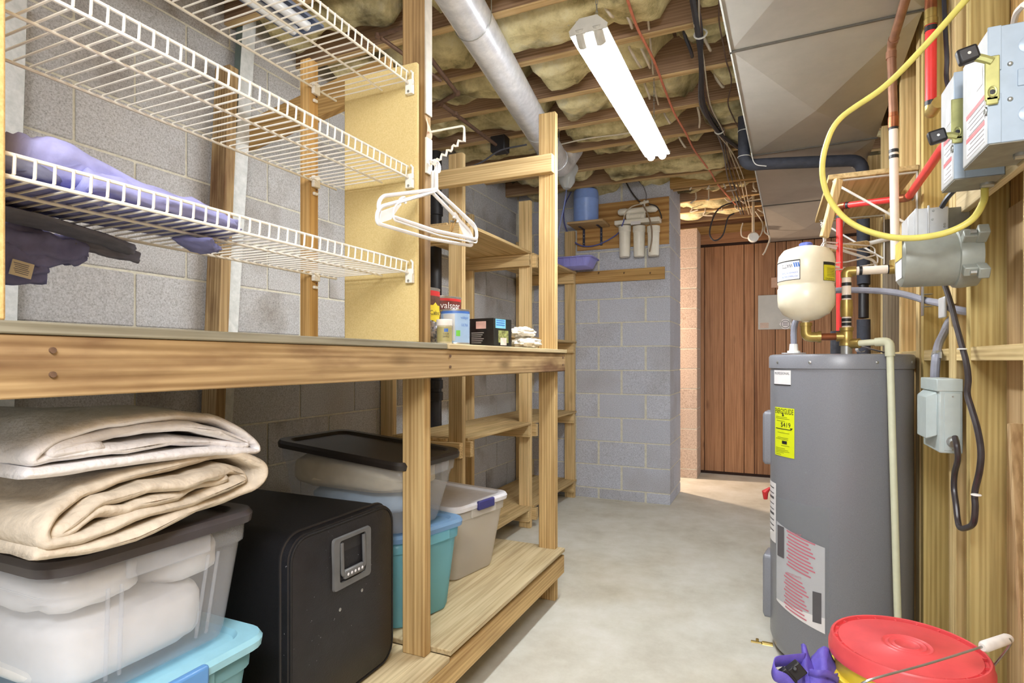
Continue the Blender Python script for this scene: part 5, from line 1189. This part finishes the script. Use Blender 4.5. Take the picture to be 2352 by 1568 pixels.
# round housing and its terminal box
dh = thing('meter_housing', 'round grey drum housing with a yellow label on the end', 'housing', (.39, 1.9, 1.464))
c = V((0, 1.90, 1.462)); M_drum = plain('drum_grey', C(150, 154, 146), .4, .1, var=.05)
MB().lathe([(.001, .318), (.060, .318), (.068, .323), (.070, .335), (.070, .44), (.076, .442), (.078, .455), (.074, .49), (.001, .498)], c, 44, 'x').build('drum', M_drum, dh)
m = MB(); m.grid(lambda u, v: V((.3172, 1.90 + (-.046 + .092 * u), 1.462 + .006 + .05 * v * (1 - .0 * u))), 4, 1); m.build('label', plain('label_amber', C(240, 206, 100), .5), dh)
m = MB(); m.grid(lambda u, v: V((.3172, 1.90 + (-.042 + .084 * u), 1.462 - .048 + .05 * v)), 4, 1); m.build('label', M_paper, dh)
for k, a in enumerate((.55, -.5, PI - .5)):
    n = V((0, -math.cos(a), math.sin(a))); p = c + n * .078; m = MB()
    m.obox(p + V((.465, 0, 0)), V((.022, 0, 0)), n * .022, n.cross(V((1, 0, 0))) * .012); m.obox(p + V((.482, 0, 0)) + n * .016, V((.012, 0, 0)), n * .02, n.cross(V((1, 0, 0))) * .014); m.build('lug', M_drum, dh, .003)
    MB().cyl(p + V((.468, 0, 0)) + n * .024, p + V((.455, 0, 0)) + n * .024, .006, n=6).build('bolt', M_zinc, dh)
tb = thing('terminal_box', 'pale grey folded metal box standing behind the round drum housing', 'box', (.41, 1.95, 1.53))
m = MB(); m.prism([(.352, 1.975, 1.537), (.352, 1.975, 1.600), (.370, 1.975, 1.622), (.448, 1.975, 1.622), (.448, 1.975, 1.537)], (0, .09, 0)); m.build('case', M_boxlight, tb, .003)
MB().box(.368, 1.969, 1.537, .376, 1.976, 1.622).build('fold', M_boxlight, tb, .002); MB().box(.398, 1.968, 1.535, .403, 1.976, 1.628).build('fold', M_boxlight, tb, .002)
for x, z in ((.412, 1.612), (.410, 1.588), (.438, 1.572), (.438, 1.565)): MB().cyl((x, 1.9755, z), (x, 1.972, z), .003, n=8).build('screw', M_zinc, tb)
MB().box(.448, 1.99, 1.545, .499, 2.05, 1.62).build('bracket', M_boxdark, tb)
# switch boxes on their plywood board
bd = MB().box(.4795, 0.9, 1.604, .4985, 2.04, 1.845).build('mounting_board', 'ply', None, .002); tag(bd, 'pale plywood board on the studs that carries the two switch boxes', 'board')
def switch_box(label, x0, y0, y1, z0, z1, hz, up):
    t = thing('switch_box', label, 'switch box', ((x0 + .479) / 2, (y0 + y1) / 2, z0), 'safety switch boxes')
    MB().box(x0 + .012, y0 + .001, z0, .479, y1 - .001, z1).build('case', M_boxblue, t, .002)
    MB().box(x0, y0 + .004, z0 + .002, x0 + .014, y1, z1 - .002).build('front_cover', M_boxlight, t, .002)
    MB().box(x0 - .001, y0 - .0015, z0, x0 + .020, y0 + .004, z0 + (z1 - z0) * .42).build('side_flange', M_boxblue, t, .001)
    MB().box(x0 - .001, y0 - .0015, z0 + (z1 - z0) * .62, x0 + .020, y0 + .004, z1).build('side_flange', M_boxblue, t, .001)
    MB().box(x0 + .001, y0, z0 - .0025, .479, y1, z0).build('bottom', M_boxdark, t, .001)
    H = z1 - z0
    m = MB(); m.box(x0 - .0008, y0 + .02, z0 + .012, x0, y1 - .03, z0 + H * .44); lb = m.build('label', M_paper, t)
    m = MB(); m.box(x0 - .0008, y0 + .035, z0 + H * .58, x0, y0 + .07, z0 + H * .76); m.build('label', M_paper, t)
    m = MB(); m.box(x0 - .0014, y0 + .02, z0 + H * .42, x0 - .0008, y1 - .03, z0 + H * .46); m.box(x0 - .0014, y0 + .02, z0 + H * .20, x0 - .0008, y1 - .03, z0 + H * .24); m.build('red_band', plain('band_red', C(226, 120, 126), .5), lb)
    m = MB()
    for k in range(9): m.box(x0 - .0013, y0 + .024, z0 + .018 + k * H * .042, x0 - .0008, y1 - .036 - .01 * (k % 3), z0 + .020 + k * H * .042)
    m.build('small_print', plain('print_pale', C(168, 168, 172), .6), lb)
    # side handle: strip, slots and black grip
    M_yz = plain('yellow_zinc', C(176, 176, 116), .4, .5, var=.12)
    m = MB(); m.obox((x0 + .004, y0 - .006, z0 + H * .55), V((.012, 0, 0)), V((0, .002, 0)), V((0, 0, H * .19))); m.obox((x0 + .004, y0 - .006, z0 + H * .36), V((.010, 0, 0)), V((0, .002, 0)), V((0, 0, .008)))
    ho = m.build('handle_arm', M_yz, t, .003)
    m = MB(); m.tube(spline([(x0 + .004, y0 - .007, hz - .004), (x0 - .008, y0 - .006, hz + .004 * up), (x0 - .022, y0 - .004, hz + .012 * up)], 4), .008, 8); m.build('handle_neck', M_yz, ho)
    m = MB(); m.obox((x0 - .034, y0 - .004, hz + .018 * up), V((.017, 0, .004)), V((0, .010, 0)), V((-.004, 0, .015))); m.build('handle_grip', M_black, ho, .005)
    MB().cyl((x0 - .034, y0 - .0135, hz + .018 * up), (x0 - .034, y0 - .0155, hz + .018 * up), .003, n=10).build('rivet', M_zinc, ho)
    m = MB(); m.tube([V((x0 + .004 + .006 * math.cos(q), y0 - .0085, z0 + H * .43 + .010 * math.sin(q))) for q in [2*PI*j/14 for j in range(14)]], .0018, 5, closed=True); m.build('slot_rim', M_yz, ho)
    MB().lathe([(.0001, -.0002), (.005, 0), (.0001, .0004)], (x0 + .004, y0 - .0082, z0 + H * .43), 10, 'y').build('slot', M_black, ho)
    m = MB(); m.tube([V((x0 - .002, y0 + .012 + .007 * math.cos(q), z0 + H * .30 + .007 * math.sin(q))) for q in [2*PI*j/14 for j in range(14)]], .0018, 5, closed=True); m.build('padlock_eye', M_zinc, t)
    for q in (.22, .80): MB().lathe([(.0001, -.0002), (.014, 0), (.016, .001), (.0001, .0012)], ((x0 + .479) / 2 + .015, y0 - .0004, z0 + H * q), 20, 'y').build('knockout', M_boxblue, t)
    for q in (.36, .66): MB().lathe([(.0001, -.004), (.003, -.003), (.005, 0)], (x0 + .034, y0 + .001, z0 + H * q), 10, 'y').build('rivet', M_zinc, t)
    MB().box(x0 + .045, y0 - .0012, z0 + H * .46, x0 + .060, y0 + .002, z0 + H * .60).build('rib', M_boxblue, t, .001)
    m = MB(); p = V(((x0 + .479) / 2 + .03, (y0 + y1) / 2, z0 - .0025)); m.tube([p, p + V((0, 0, -.006))], .014, 14); m.tube([p + V((-.012, 0, -.006)), p + V((.012, 0, -.006))], .005, 8); m.build('cable_clamp', M_zinc, t)
    return t
switch_box('larger grey switch box nearest the camera on the plywood board', .385, 1.417, 1.585, 1.614, 1.842, 1.775, 1)
switch_box('smaller grey switch box farther along the plywood board, beside the red tube', .385, 1.650, 1.768, 1.612, 1.86, 1.712, .15)
# yellow and other cables by the boxes
yc_ = [(2240, -25, 1.33), (2120, 110, 1.45), (2030, 200, 1.55), (1930, 272, 1.65), (1897, 335, 1.68), (1889, 400, 1.68), (1908, 462, 1.66), (1960, 515, 1.60), (2050, 545, 1.50), (2150, 540, 1.42), (2225, 510, 1.38), (2258, 465, 1.375), (2262, 424, 1.386)]
cable('yellow_cable', 'long yellow cable looping from the ceiling to the underside of a switch box', [px(*p) for p in yc_], .0078, plain('yellow_jacket', C(226, 214, 112), .4, var=.05), n=12, k=8)
cable('black_cable', 'black cable running down the stud from the ceiling beside the upper red tube', [atX(u, v, .488) for u, v in ((2168, -10), (2171, 60), (2175, 130), (2178, 200))] + [V((.488, 1.93, 1.80)), V((.485, 1.93, 1.70)), V((.44, 1.95, 1.64)), V((.43, 2.0, 1.61))], .0065, M_cblack)
cable('cream_cable', 'cream cable curving into the top of the larger switch box', [px(2352, 10, 1.12), px(2335, 30, 1.15), px(2328, 60, 1.2), V((.45, 1.50, 1.845))], .006, M_white_pipe)
# lumber lying against the sheathing
lb = MB().bar((.545, 1.60, 0.0), (.575, 1.86, 1.03), .018, .06, (1, 0, 0)).build('loose_slat', 'chip_wood', None, .002); tag(lb, 'pale loose slat leaning against the wall between two studs', 'lumber')
# ------------------------------------------------------------------ corner shelf with brackets
cs = MB().box(.20, 2.60, 1.905, .4985, 3.39, 1.924).build('wall_shelf', 'shelf_ply', None, .002); tag(cs, 'small pine shelf high on the right wall above the water heater', 'shelf')
for y, lab in ((2.625, 'white folding shelf bracket at the near end of the small pine shelf'), (3.33, 'white folding shelf bracket at the far end of the small pine shelf')):
    t = thing('shelf_bracket', lab, 'bracket', (.49, y, 1.7))
    MB().box(.215, y - .008, 1.900, .4985, y + .008, 1.9045).build('top_arm', M_white, t, .001)
    MB().box(.494, y - .008, 1.66, .4985, y + .008, 1.9).build('wall_arm', M_white, t, .001)
    MB().bar((.222, y, 1.895), (.492, y, 1.69), .008, .008).build('strut', M_white, t, .001)
d0, d1 = px(1926, 412, 2.26), px(1893, 545, 2.25)
t = MB().bar(d0, d1, .02, .03).build('wooden_stick', 'pine_fresh', None, .003); tag(t, 'short wooden stick hanging from the front corner of the small pine shelf', 'stick')
e0, e1 = px(1880, 575, 2.56), px(1990, 560, 2.68)
t = thing('hanging_rod', 'pale round wooden rod behind the hangers above the expansion tank', 'rod', tuple(e0)); MB().cyl(e0, e1, .016, n=14).build('rod', 'pine_fresh', t)
MB().tube([e1, V((.49, e1.y + .02, e1.z + .02))], .010, 8).build('socket', M_white, t)
MB().tube(spline([e0 + V((.01, 0, 0)), px(1895, 545, 2.5), px(1888, 520, 2.4), d1 + V((0, 0, .02))], 5), .004, 6).build('cord', M_cwhite, t)
hk2 = px(1889, 528, 2.36)
for i, (L_, R_, H_, rr_, lab) in enumerate((
    ((1875, 592, 2.3), (2010, 572, 2.62), (1892, 555, 2.36), .0028, 'white wire hanger, uppermost of those behind the expansion tank'),
    ((1878, 606, 2.3), (2016, 590, 2.62), (1893, 560, 2.37), .0028, 'white wire hanger hanging lower behind the expansion tank'),
    ((1880, 590, 2.32), (2012, 606, 2.64), (1895, 562, 2.38), .006, 'thick white plastic hanger behind the expansion tank'))):
    hanger(lab, px(*L_), px(*R_), px(*H_), hk2 + V((.004 * i, .006 * i, .006)), rr_)
# ------------------------------------------------------------------ bucket and bag in the corner
bk = V((.297, 1.674, 0)); LZ, LR = .503, .166
bu = thing('bucket', 'yellow plastic bucket with red lid in front of the water heater', 'bucket', (bk.x, bk.y, 0))
M_yb = plain('yellow_plastic', C(238, 210, 62), .35, var=.03); M_rl = plain('red_lid', C(226, 84, 88), .4, var=.07, vscale=14)
MB().lathe([(.001, .002), (.135, .002), (.138, .006), (.150, .30), (.152, .36), (.163, .362), (.163, .372), (.153, .376), (.153, .405), (.165, .407), (.165, .418), (.155, .422), (.156, .455), (.160, .47)], bk, 56).build('pail', M_yb, bu)
lp_ = [(LR - .004, LZ - .042), (LR + .002, LZ - .040), (LR + .002, LZ - .022), (LR - .002, LZ - .018), (LR - .002, LZ - .004), (LR - .006, LZ + .001), (LR - .010, LZ), (LR - .011, LZ - .009), (LR - .018, LZ - .010), (LR - .020, LZ - .004), (.055, LZ - .003), (.052, LZ), (.047, LZ - .003), (.042, LZ - .003), (.039, LZ), (.034, LZ - .003), (.029, LZ - .003), (.026, LZ), (.021, LZ - .003), (.001, LZ - .003)]
lo_ = MB().lathe(lp_, bk, 64).build('lid', M_rl, bu, ang=50)
for k in range(20):
    a = 2 * PI * k / 20; n = V((math.cos(a), math.sin(a), 0)); MB().obox(bk + n * (LR - .015) + V((0, 0, LZ - .006)), n * .004, V((-n.y, n.x, 0)) * .002, V((0, 0, .003))).build('lid_rib', M_rl, lo_)
ha = math.atan2(-1, -.35)  # bail pivots
g0, g1 = px(1995, 1562, 1.17), px(2252, 1486, 1.215)
pv1 = bk + V((.17 * math.cos(-1.0 + PI), .17 * math.sin(-1.0 + PI), .43))
m = MB(); m.tube(spline([px(1965, 1585, 1.20), g0, g0.lerp(g1, .5) + V((0, 0, -.002)), g1, px(2300, 1468, 1.26), px(2321, 1478, 1.27), bk + V((.172, .06, .44))], 6), .0024, 8); m.build('bail', M_zinc, bu)
MB().tube([px(2256, 1486, 1.216), px(2262, 1484, 1.218), px(2312, 1467, 1.275), px(2318, 1466, 1.28)], [.008, .0115, .0115, .009], 14).build('bail_grip', plain('grip_white', C(236, 232, 228), .5), bu)
a = math.atan2(-bk.y, -bk.x)
m = MB(); m.add([V((bk.x + .1545 * math.cos(a + x), bk.y + .1545 * math.sin(a + x), z)) for x, z in ((-.35, .33), (-.15, .36), (-.2, .30))], [(0, 1, 2)]); m.build('red_print', M_rl, bu)
# purple bag
M_pur = plain('purple_nylon', C(106, 92, 196), .55, var=.1, bump=.2, bscale=300)
bg = thing('bag', 'purple nylon bag with webbing strap and black buckle beside the yellow bucket', 'bag', (.10, 1.5, 0))
B0 = px(1872, 1535, 1.45)
def fold(pts_lo, pts_hi, seed, par, name='panel'):
    m = MB(); lo, hi = spline(pts_lo, 6), spline(pts_hi, 6); n = len(lo) - 1
    m.grid(lambda u, v: lo[round(u * n)].lerp(hi[round(u * n)], v) + V((.006 * noise.noise(V((u * 6, v * 4, seed))), .006 * noise.noise(V((u * 5, v * 5, seed + 4))), 0)), n, 8)
    return m.build(name, M_pur, par, ang=180, solid=.003)
fold([px(1826, 1600, 1.42), px(1850, 1610, 1.38), px(1880, 1612, 1.37)], [px(1836, 1530, 1.47), px(1846, 1478, 1.46), px(1870, 1540, 1.44)], 1, bg)
fold([px(1868, 1612, 1.38), px(1900, 1612, 1.36), px(1930, 1612, 1.40)], [px(1864, 1508, 1.46), px(1896, 1484, 1.46), px(1922, 1532, 1.46)], 3, bg)
fold([px(1850, 1605, 1.36), px(1890, 1615, 1.33), px(1926, 1610, 1.36)], [px(1848, 1538, 1.40), px(1884, 1552, 1.38), px(1924, 1545, 1.42)], 5, bg)
fold([px(1826, 1600, 1.50), px(1870, 1600, 1.54), px(1930, 1600, 1.5)], [px(1846, 1500, 1.50), px(1876, 1522, 1.53), px(1905, 1500, 1.5)], 8, bg)
lump('bag_body', 'x', 'bag', (B0.x + .005, B0.y + .02, .20), .05, .055, .20, M_pur, 2.6, .02, 5, 3)
bb = bpy.data.objects['bag_body']; [bb.__delitem__(k) for k in ('label', 'category')]; bb.parent = bg; bb.location = bb.location - W[bg]; bb.name = 'body'
def ribbon(pts, w, name, up):
    sp = spline(pts, 8); m = MB(); up = V(up); vs = []
    rings = [[p - up * w / 2, p + up * w / 2] for p in sp]
    m.loft([[a, b] for a, b in rings], False, False, closed=False); return m.build(name, M_pur, bg, solid=.0022)
ribbon([px(1848, 1512, 1.44), px(1810, 1516, 1.42), px(1778, 1522, 1.40), px(1780, 1548, 1.38), px(1806, 1562, 1.37), px(1830, 1590, 1.36)], .028, 'strap', (.2, 0, 1))
ribbon([px(1858, 1543, 1.385), px(1880, 1546, 1.365), px(1905, 1548, 1.37), px(1926, 1562, 1.39)], .016, 'strap', (.1, 0, 1))
m = MB(); m.obox(px(1822, 1543, 1.385), V((.018, .006, .016)), V((-.004, .008, 0)), V((-.010, 0, .011))); m.obox(px(1808, 1553, 1.38), V((.008, .002, .007)), V((-.003, .006, 0)), V((-.013, 0, .014))); m.tube([px(1826, 1535, 1.38), px(1826, 1535, 1.365)], .006, 8)
m.build('buckle', M_black, bg, .003)
# ------------------------------------------------------------------ on the block wall: water filter, blue tank, tray
YF = 4.86
pbd = MB()
q = [atY(u, v, YF - .008) for u, v in ((1326, 575), (1539, 561), (1539, 456), (1376, 466), (1326, 470))]
z_lo, z_hi = (q[0].z + q[1].z) / 2, (q[2].z + q[4].z) / 2
pbd.box(q[0].x, YF - .016, z_lo, -.775, YF - .001, z_hi); tag(pbd.build('plywood_board', 'ply_orange', None, .001), 'orange plywood board on the block wall behind the water filter', 'board')
rb_ = [atY(u, v, YF - .01) for u, v in ((1322, 651), (1527, 641), (1527, 616), (1322, 622))]
hr = thing('coat_rail', 'wooden rail with hooks on the block wall below the water filter', 'rail', tuple((rb_[0] + rb_[2]) / 2))
MB().box(rb_[0].x, YF - .02, (rb_[0].z + rb_[1].z) / 2, rb_[1].x, YF - .001, (rb_[2].z + rb_[3].z) / 2).build('board', 'stud_brown', hr, .002)
for u in (1376, 1434, 1494):
    c = atY(u, 627, YF - .022); MB().tube([c + V((0, .004, .006)), c + V((0, -.008, .006)), c + V((0, -.014, -.004)), c + V((0, -.022, .004))], .003, 6).build('hook', M_rust, hr)
# small shelf and blue tank
s0, s1 = atY(1322, 520, 4.80), atY(1398, 520, 4.80); zs = atY(1340, 513, 4.70).z
fs = thing('bracket_shelf', 'small wooden shelf on two black brackets under the blue tank', 'shelf', ((s0.x + s1.x) / 2, 4.73, zs))
xa, xb_ = atY(1304, 520, 4.62).x, atY(1385, 520, 4.62).x
MB().box(xa, 4.60, zs - .018, xb_, YF - .017, zs).build('board', 'chip_wood', fs, .002)
for u in (1341, 1381):
    x = atY(u, 550, YF - .02).x
    m = MB(); m.box(x - .010, YF - .021, zs - .17, x + .010, YF - .0165, zs - .018); m.box(x - .010, YF - .15, zs - .023, x + .010, YF - .0165, zs - .0185); b_ = m.build('bracket', plain('bracket_blue', C(62, 66, 86), .5, .3), fs, .001)
    for dz in (.06, .09, .14, .16): MB().lathe([(.0001, -.003), (.003, -.002), (.004, 0)], (x, YF - .021, zs - dz), 8, 'y').build('screw', M_zinc, b_)
bt = V((atY(1346, 470, 4.72).x, 4.72, zs)); br = .105; bh = atY(1346, 431, 4.70).z - zs
tk = thing('pressure_tank', 'blue steel pressure tank standing on the small bracket shelf', 'tank', tuple(bt))
MB().lathe([(.001, .0015), (br * .9, .0015), (br * .97, .008), (br, .03), (br, bh * .64), (br * 1.012, bh * .65), (br * 1.012, bh * .67), (br, bh * .68), (br, bh - .05), (br * .93, bh - .022), (br * .7, bh - .005), (.001, bh)], bt, 40).build('shell', plain('tank_blue', C(142, 174, 244), .35, var=.03), tk)
MB().tube([bt + V((-.04, 0, bh - .004)), bt + V((-.04, 0, bh + .02)), bt + V((-.055, 0, bh + .04))], .008, 8).build('valve', M_white, tk)
# filter
ro = thing('water_filter', 'white three-canister water filter on the orange plywood board', 'water filter', tuple(atY(1468, 540, 4.80)))
M_ro = plain('filter_white', C(246, 243, 232), .35, var=.02)
yk = YF - .075
for u, vb in ((1435, 590), (1468, 589), (1501, 587)):
    c = atY(u, 540, yk); zt_, zb_ = atY(u, 520, yk).z, atY(u, vb, yk).z; rc = 13.5 / F_PX * 4.7
    can_ = MB().lathe([(.001, zb_), (rc * .8, zb_), (rc * .92, zb_ + .01), (rc, zt_ - .05), (rc * 1.08, zt_ - .045), (rc * 1.08, zt_), (.001, zt_)], (c.x, yk, 0), 28).build('canister', M_ro, ro)
h0_, h1_ = atY(1414, 519, yk), atY(1517, 509, yk)
MB().box(h0_.x, YF - .125, h0_.z - .002, h1_.x, YF - .017, h0_.z + .034).build('head', M_ro, ro, .006)
for (ua, va, ub, vb, r_) in ((1438, 498, 1483, 495, .030), (1420, 488, 1510, 478, .028)):
    a_, b_ = atY(ua, va, YF - .09), atY(ub, vb, YF - .09); d_ = b_ - a_; m = MB(); m.tube([a_, a_ + d_ * .05, a_ + d_ * .2, a_ + d_ * .22, a_ + d_ * .78, a_ + d_ * .8, a_ + d_ * .95, b_], [r_ * .6, r_, r_, r_ * .85, r_ * .85, r_, r_, r_ * .6], 20); m.build('post_filter', M_ro, ro)
m = MB(); c = atY(1460, 512, YF - .127); m.box(c.x - .04, YF - .1262, c.z - .012, c.x + .04, YF - .125, c.z + .016); m.build('label', M_paper, ro)
m = MB(); m.tube([atY(1470, 468, YF - .06), atY(1490, 462, YF - .06)], .012, 10); m.tube([atY(1480, 460, YF - .06), atY(1480, 475, YF - .06)], .008, 8); m.build('fitting', M_ro, ro)
def hose(name, label, pts, r, mat): cable(name, label, pts, r, mat, 'tubing')
M_hb = plain('blue_tubing', C(96, 104, 176), .4); M_hblk = plain('black_tubing', C(60, 56, 54), .4); M_htan = plain('brown_tubing', C(150, 128, 104), .4)
hose('blue_tubing', 'dark blue tubing looping from the blue tank to the water filter', [atY(u, v, YF - .04) for u, v in ((1312, 440), (1296, 475), (1297, 515), (1312, 548), (1335, 564), (1365, 564), (1395, 552), (1420, 535))] + [atY(1430, 515, YF - .14), atY(1434, 503, YF - .14)], .0055, M_hb)
hose('blue_tubing', 'pale blue tubing hanging from the ceiling beside the tall rack post', [px(u, v, 4.5) for u, v in ((1298, 380), (1302, 420), (1296, 470), (1285, 520), (1275, 570), (1270, 605))], .0055, plain('pale_blue_tubing', C(140, 158, 222), .4))
hose('black_tubing', 'black tubing coming down from the ceiling to the top of the water filter', [atY(u, v, YF - .06) for u, v in ((1436, 415), (1450, 440), (1466, 460), (1478, 470))], .006, M_hblk)
hose('grey_tubing', 'thin grey tubing arching from the ceiling to the filter fitting', [atY(u, v, YF - .05) for u, v in ((1462, 412), (1476, 425), (1484, 445), (1484, 460))], .0035, M_cgrey)
hose('brown_tubing', 'brown tubing hanging down across the last filter canister', [atY(u, v, YF - .135) for u, v in ((1476, 470), (1488, 492), (1496, 520), (1497, 550), (1492, 578))], .006, M_htan)
hose('black_tubing', 'dark tubing curling round the right of the water filter', [atY(u, v, YF - .13) for u, v in ((1490, 468), (1508, 474), (1517, 490), (1520, 502))], .005, M_hblk)
hose('white_tubing', 'white tubing arching over the filter from its left end', [atY(u, v, YF - .13) for u, v in ((1432, 505), (1436, 490), (1450, 475), (1472, 468))], .005, M_cwhite)
# lavender tray on the top rack shelf
M_tray = plain('lavender_plastic', C(150, 150, 226), .4, var=.03)
ty = thing('tray', 'lavender plastic tray with ribbed sides on the top rack shelf', 'tray', (-1.55, 4.62, LV[3] + .001))
x0, x1, y0, y1, z0 = -1.86, -1.335, 4.51, 4.785, LV[3] + .002
cx_, cyy, hx_, hyy = (x0 + x1) / 2, (y0 + y1) / 2, (x1 - x0) / 2, (y1 - y0) / 2
MB().loft([rr(cx_, cyy, z0, hx_ - .05, hyy - .035, .03), rr(cx_, cyy, z0 + .004, hx_ - .045, hyy - .03, .03), rr(cx_, cyy, z0 + .075, hx_ - .012, hyy - .012, .04), rr(cx_, cyy, z0 + .078, hx_, hyy, .045), rr(cx_, cyy, z0 + .070, hx_ + .002, hyy + .002, .045)], True, False).build('pan', M_tray, ty, solid=.003)
for k in range(8): x = x0 + .07 + k * .055; MB().bar((x, y0 + .030, z0 + .006), (x, y0 + .010, z0 + .072), .012, .006).build('rib', M_tray, ty, .002)
# ------------------------------------------------------------------ panelled wall: plate, switch
pa, pb_ = atY(1741, 757, YP - .01), atY(1819, 675, YP - .01)
sg = thing('metal_plate', 'grey metal cover plate with stickers on the panelled far wall', 'plate', tuple((pa + pb_) / 2))
MB().box(pa.x, YP - .012, pa.z, pb_.x, YP - .0005, pb_.z).build('plate', M_duct, sg, .002)
MB().box(pa.x + .02, YP - .013, pa.z + .015, pa.x + .10, YP - .012, pa.z + .07).build('sticker', plain('sticker_tan', C(206, 186, 172), .6), sg)
m = MB(); c = atY(1804, 744, YP - .013); m.add([V((c.x + (.048 + .008 * math.cos(6 * t)) * math.cos(t), YP - .0128, c.z + .052 * math.sin(t))) for t in [2*PI*j/30 for j in range(30)]], [tuple(range(30))]); bdg = m.build('badge', M_paper, sg)
m = MB(); m.add([V((c.x + rr0 * math.cos(t), YP - .0132, c.z + rr0 * math.sin(t))) for rr0 in (.036, .041) for t in [2*PI*j/24 for j in range(24)]], [(j, (j+1) % 24, 24 + (j+1) % 24, 24 + j) for j in range(24)])
for k in range(3): m.grid(lambda u, v: V((c.x - .024 + .048 * u, YP - .0132, c.z + .014 - .014 * k + .005 * v)), 1, 1)
m.build('badge_print', M_dgrey, bdg)
pa, pb_ = atY(1771, 661, YP - .01), atY(1800, 636, YP - .01)
o = MB().box(pa.x, YP - .02, pa.z, pb_.x, YP - .0005, pb_.z).build('switch_plate', plain('plate_tan', C(206, 168, 142), .5), None, .003); tag(o, 'tan switch plate on the panelled wall above the grey metal plate', 'switch')
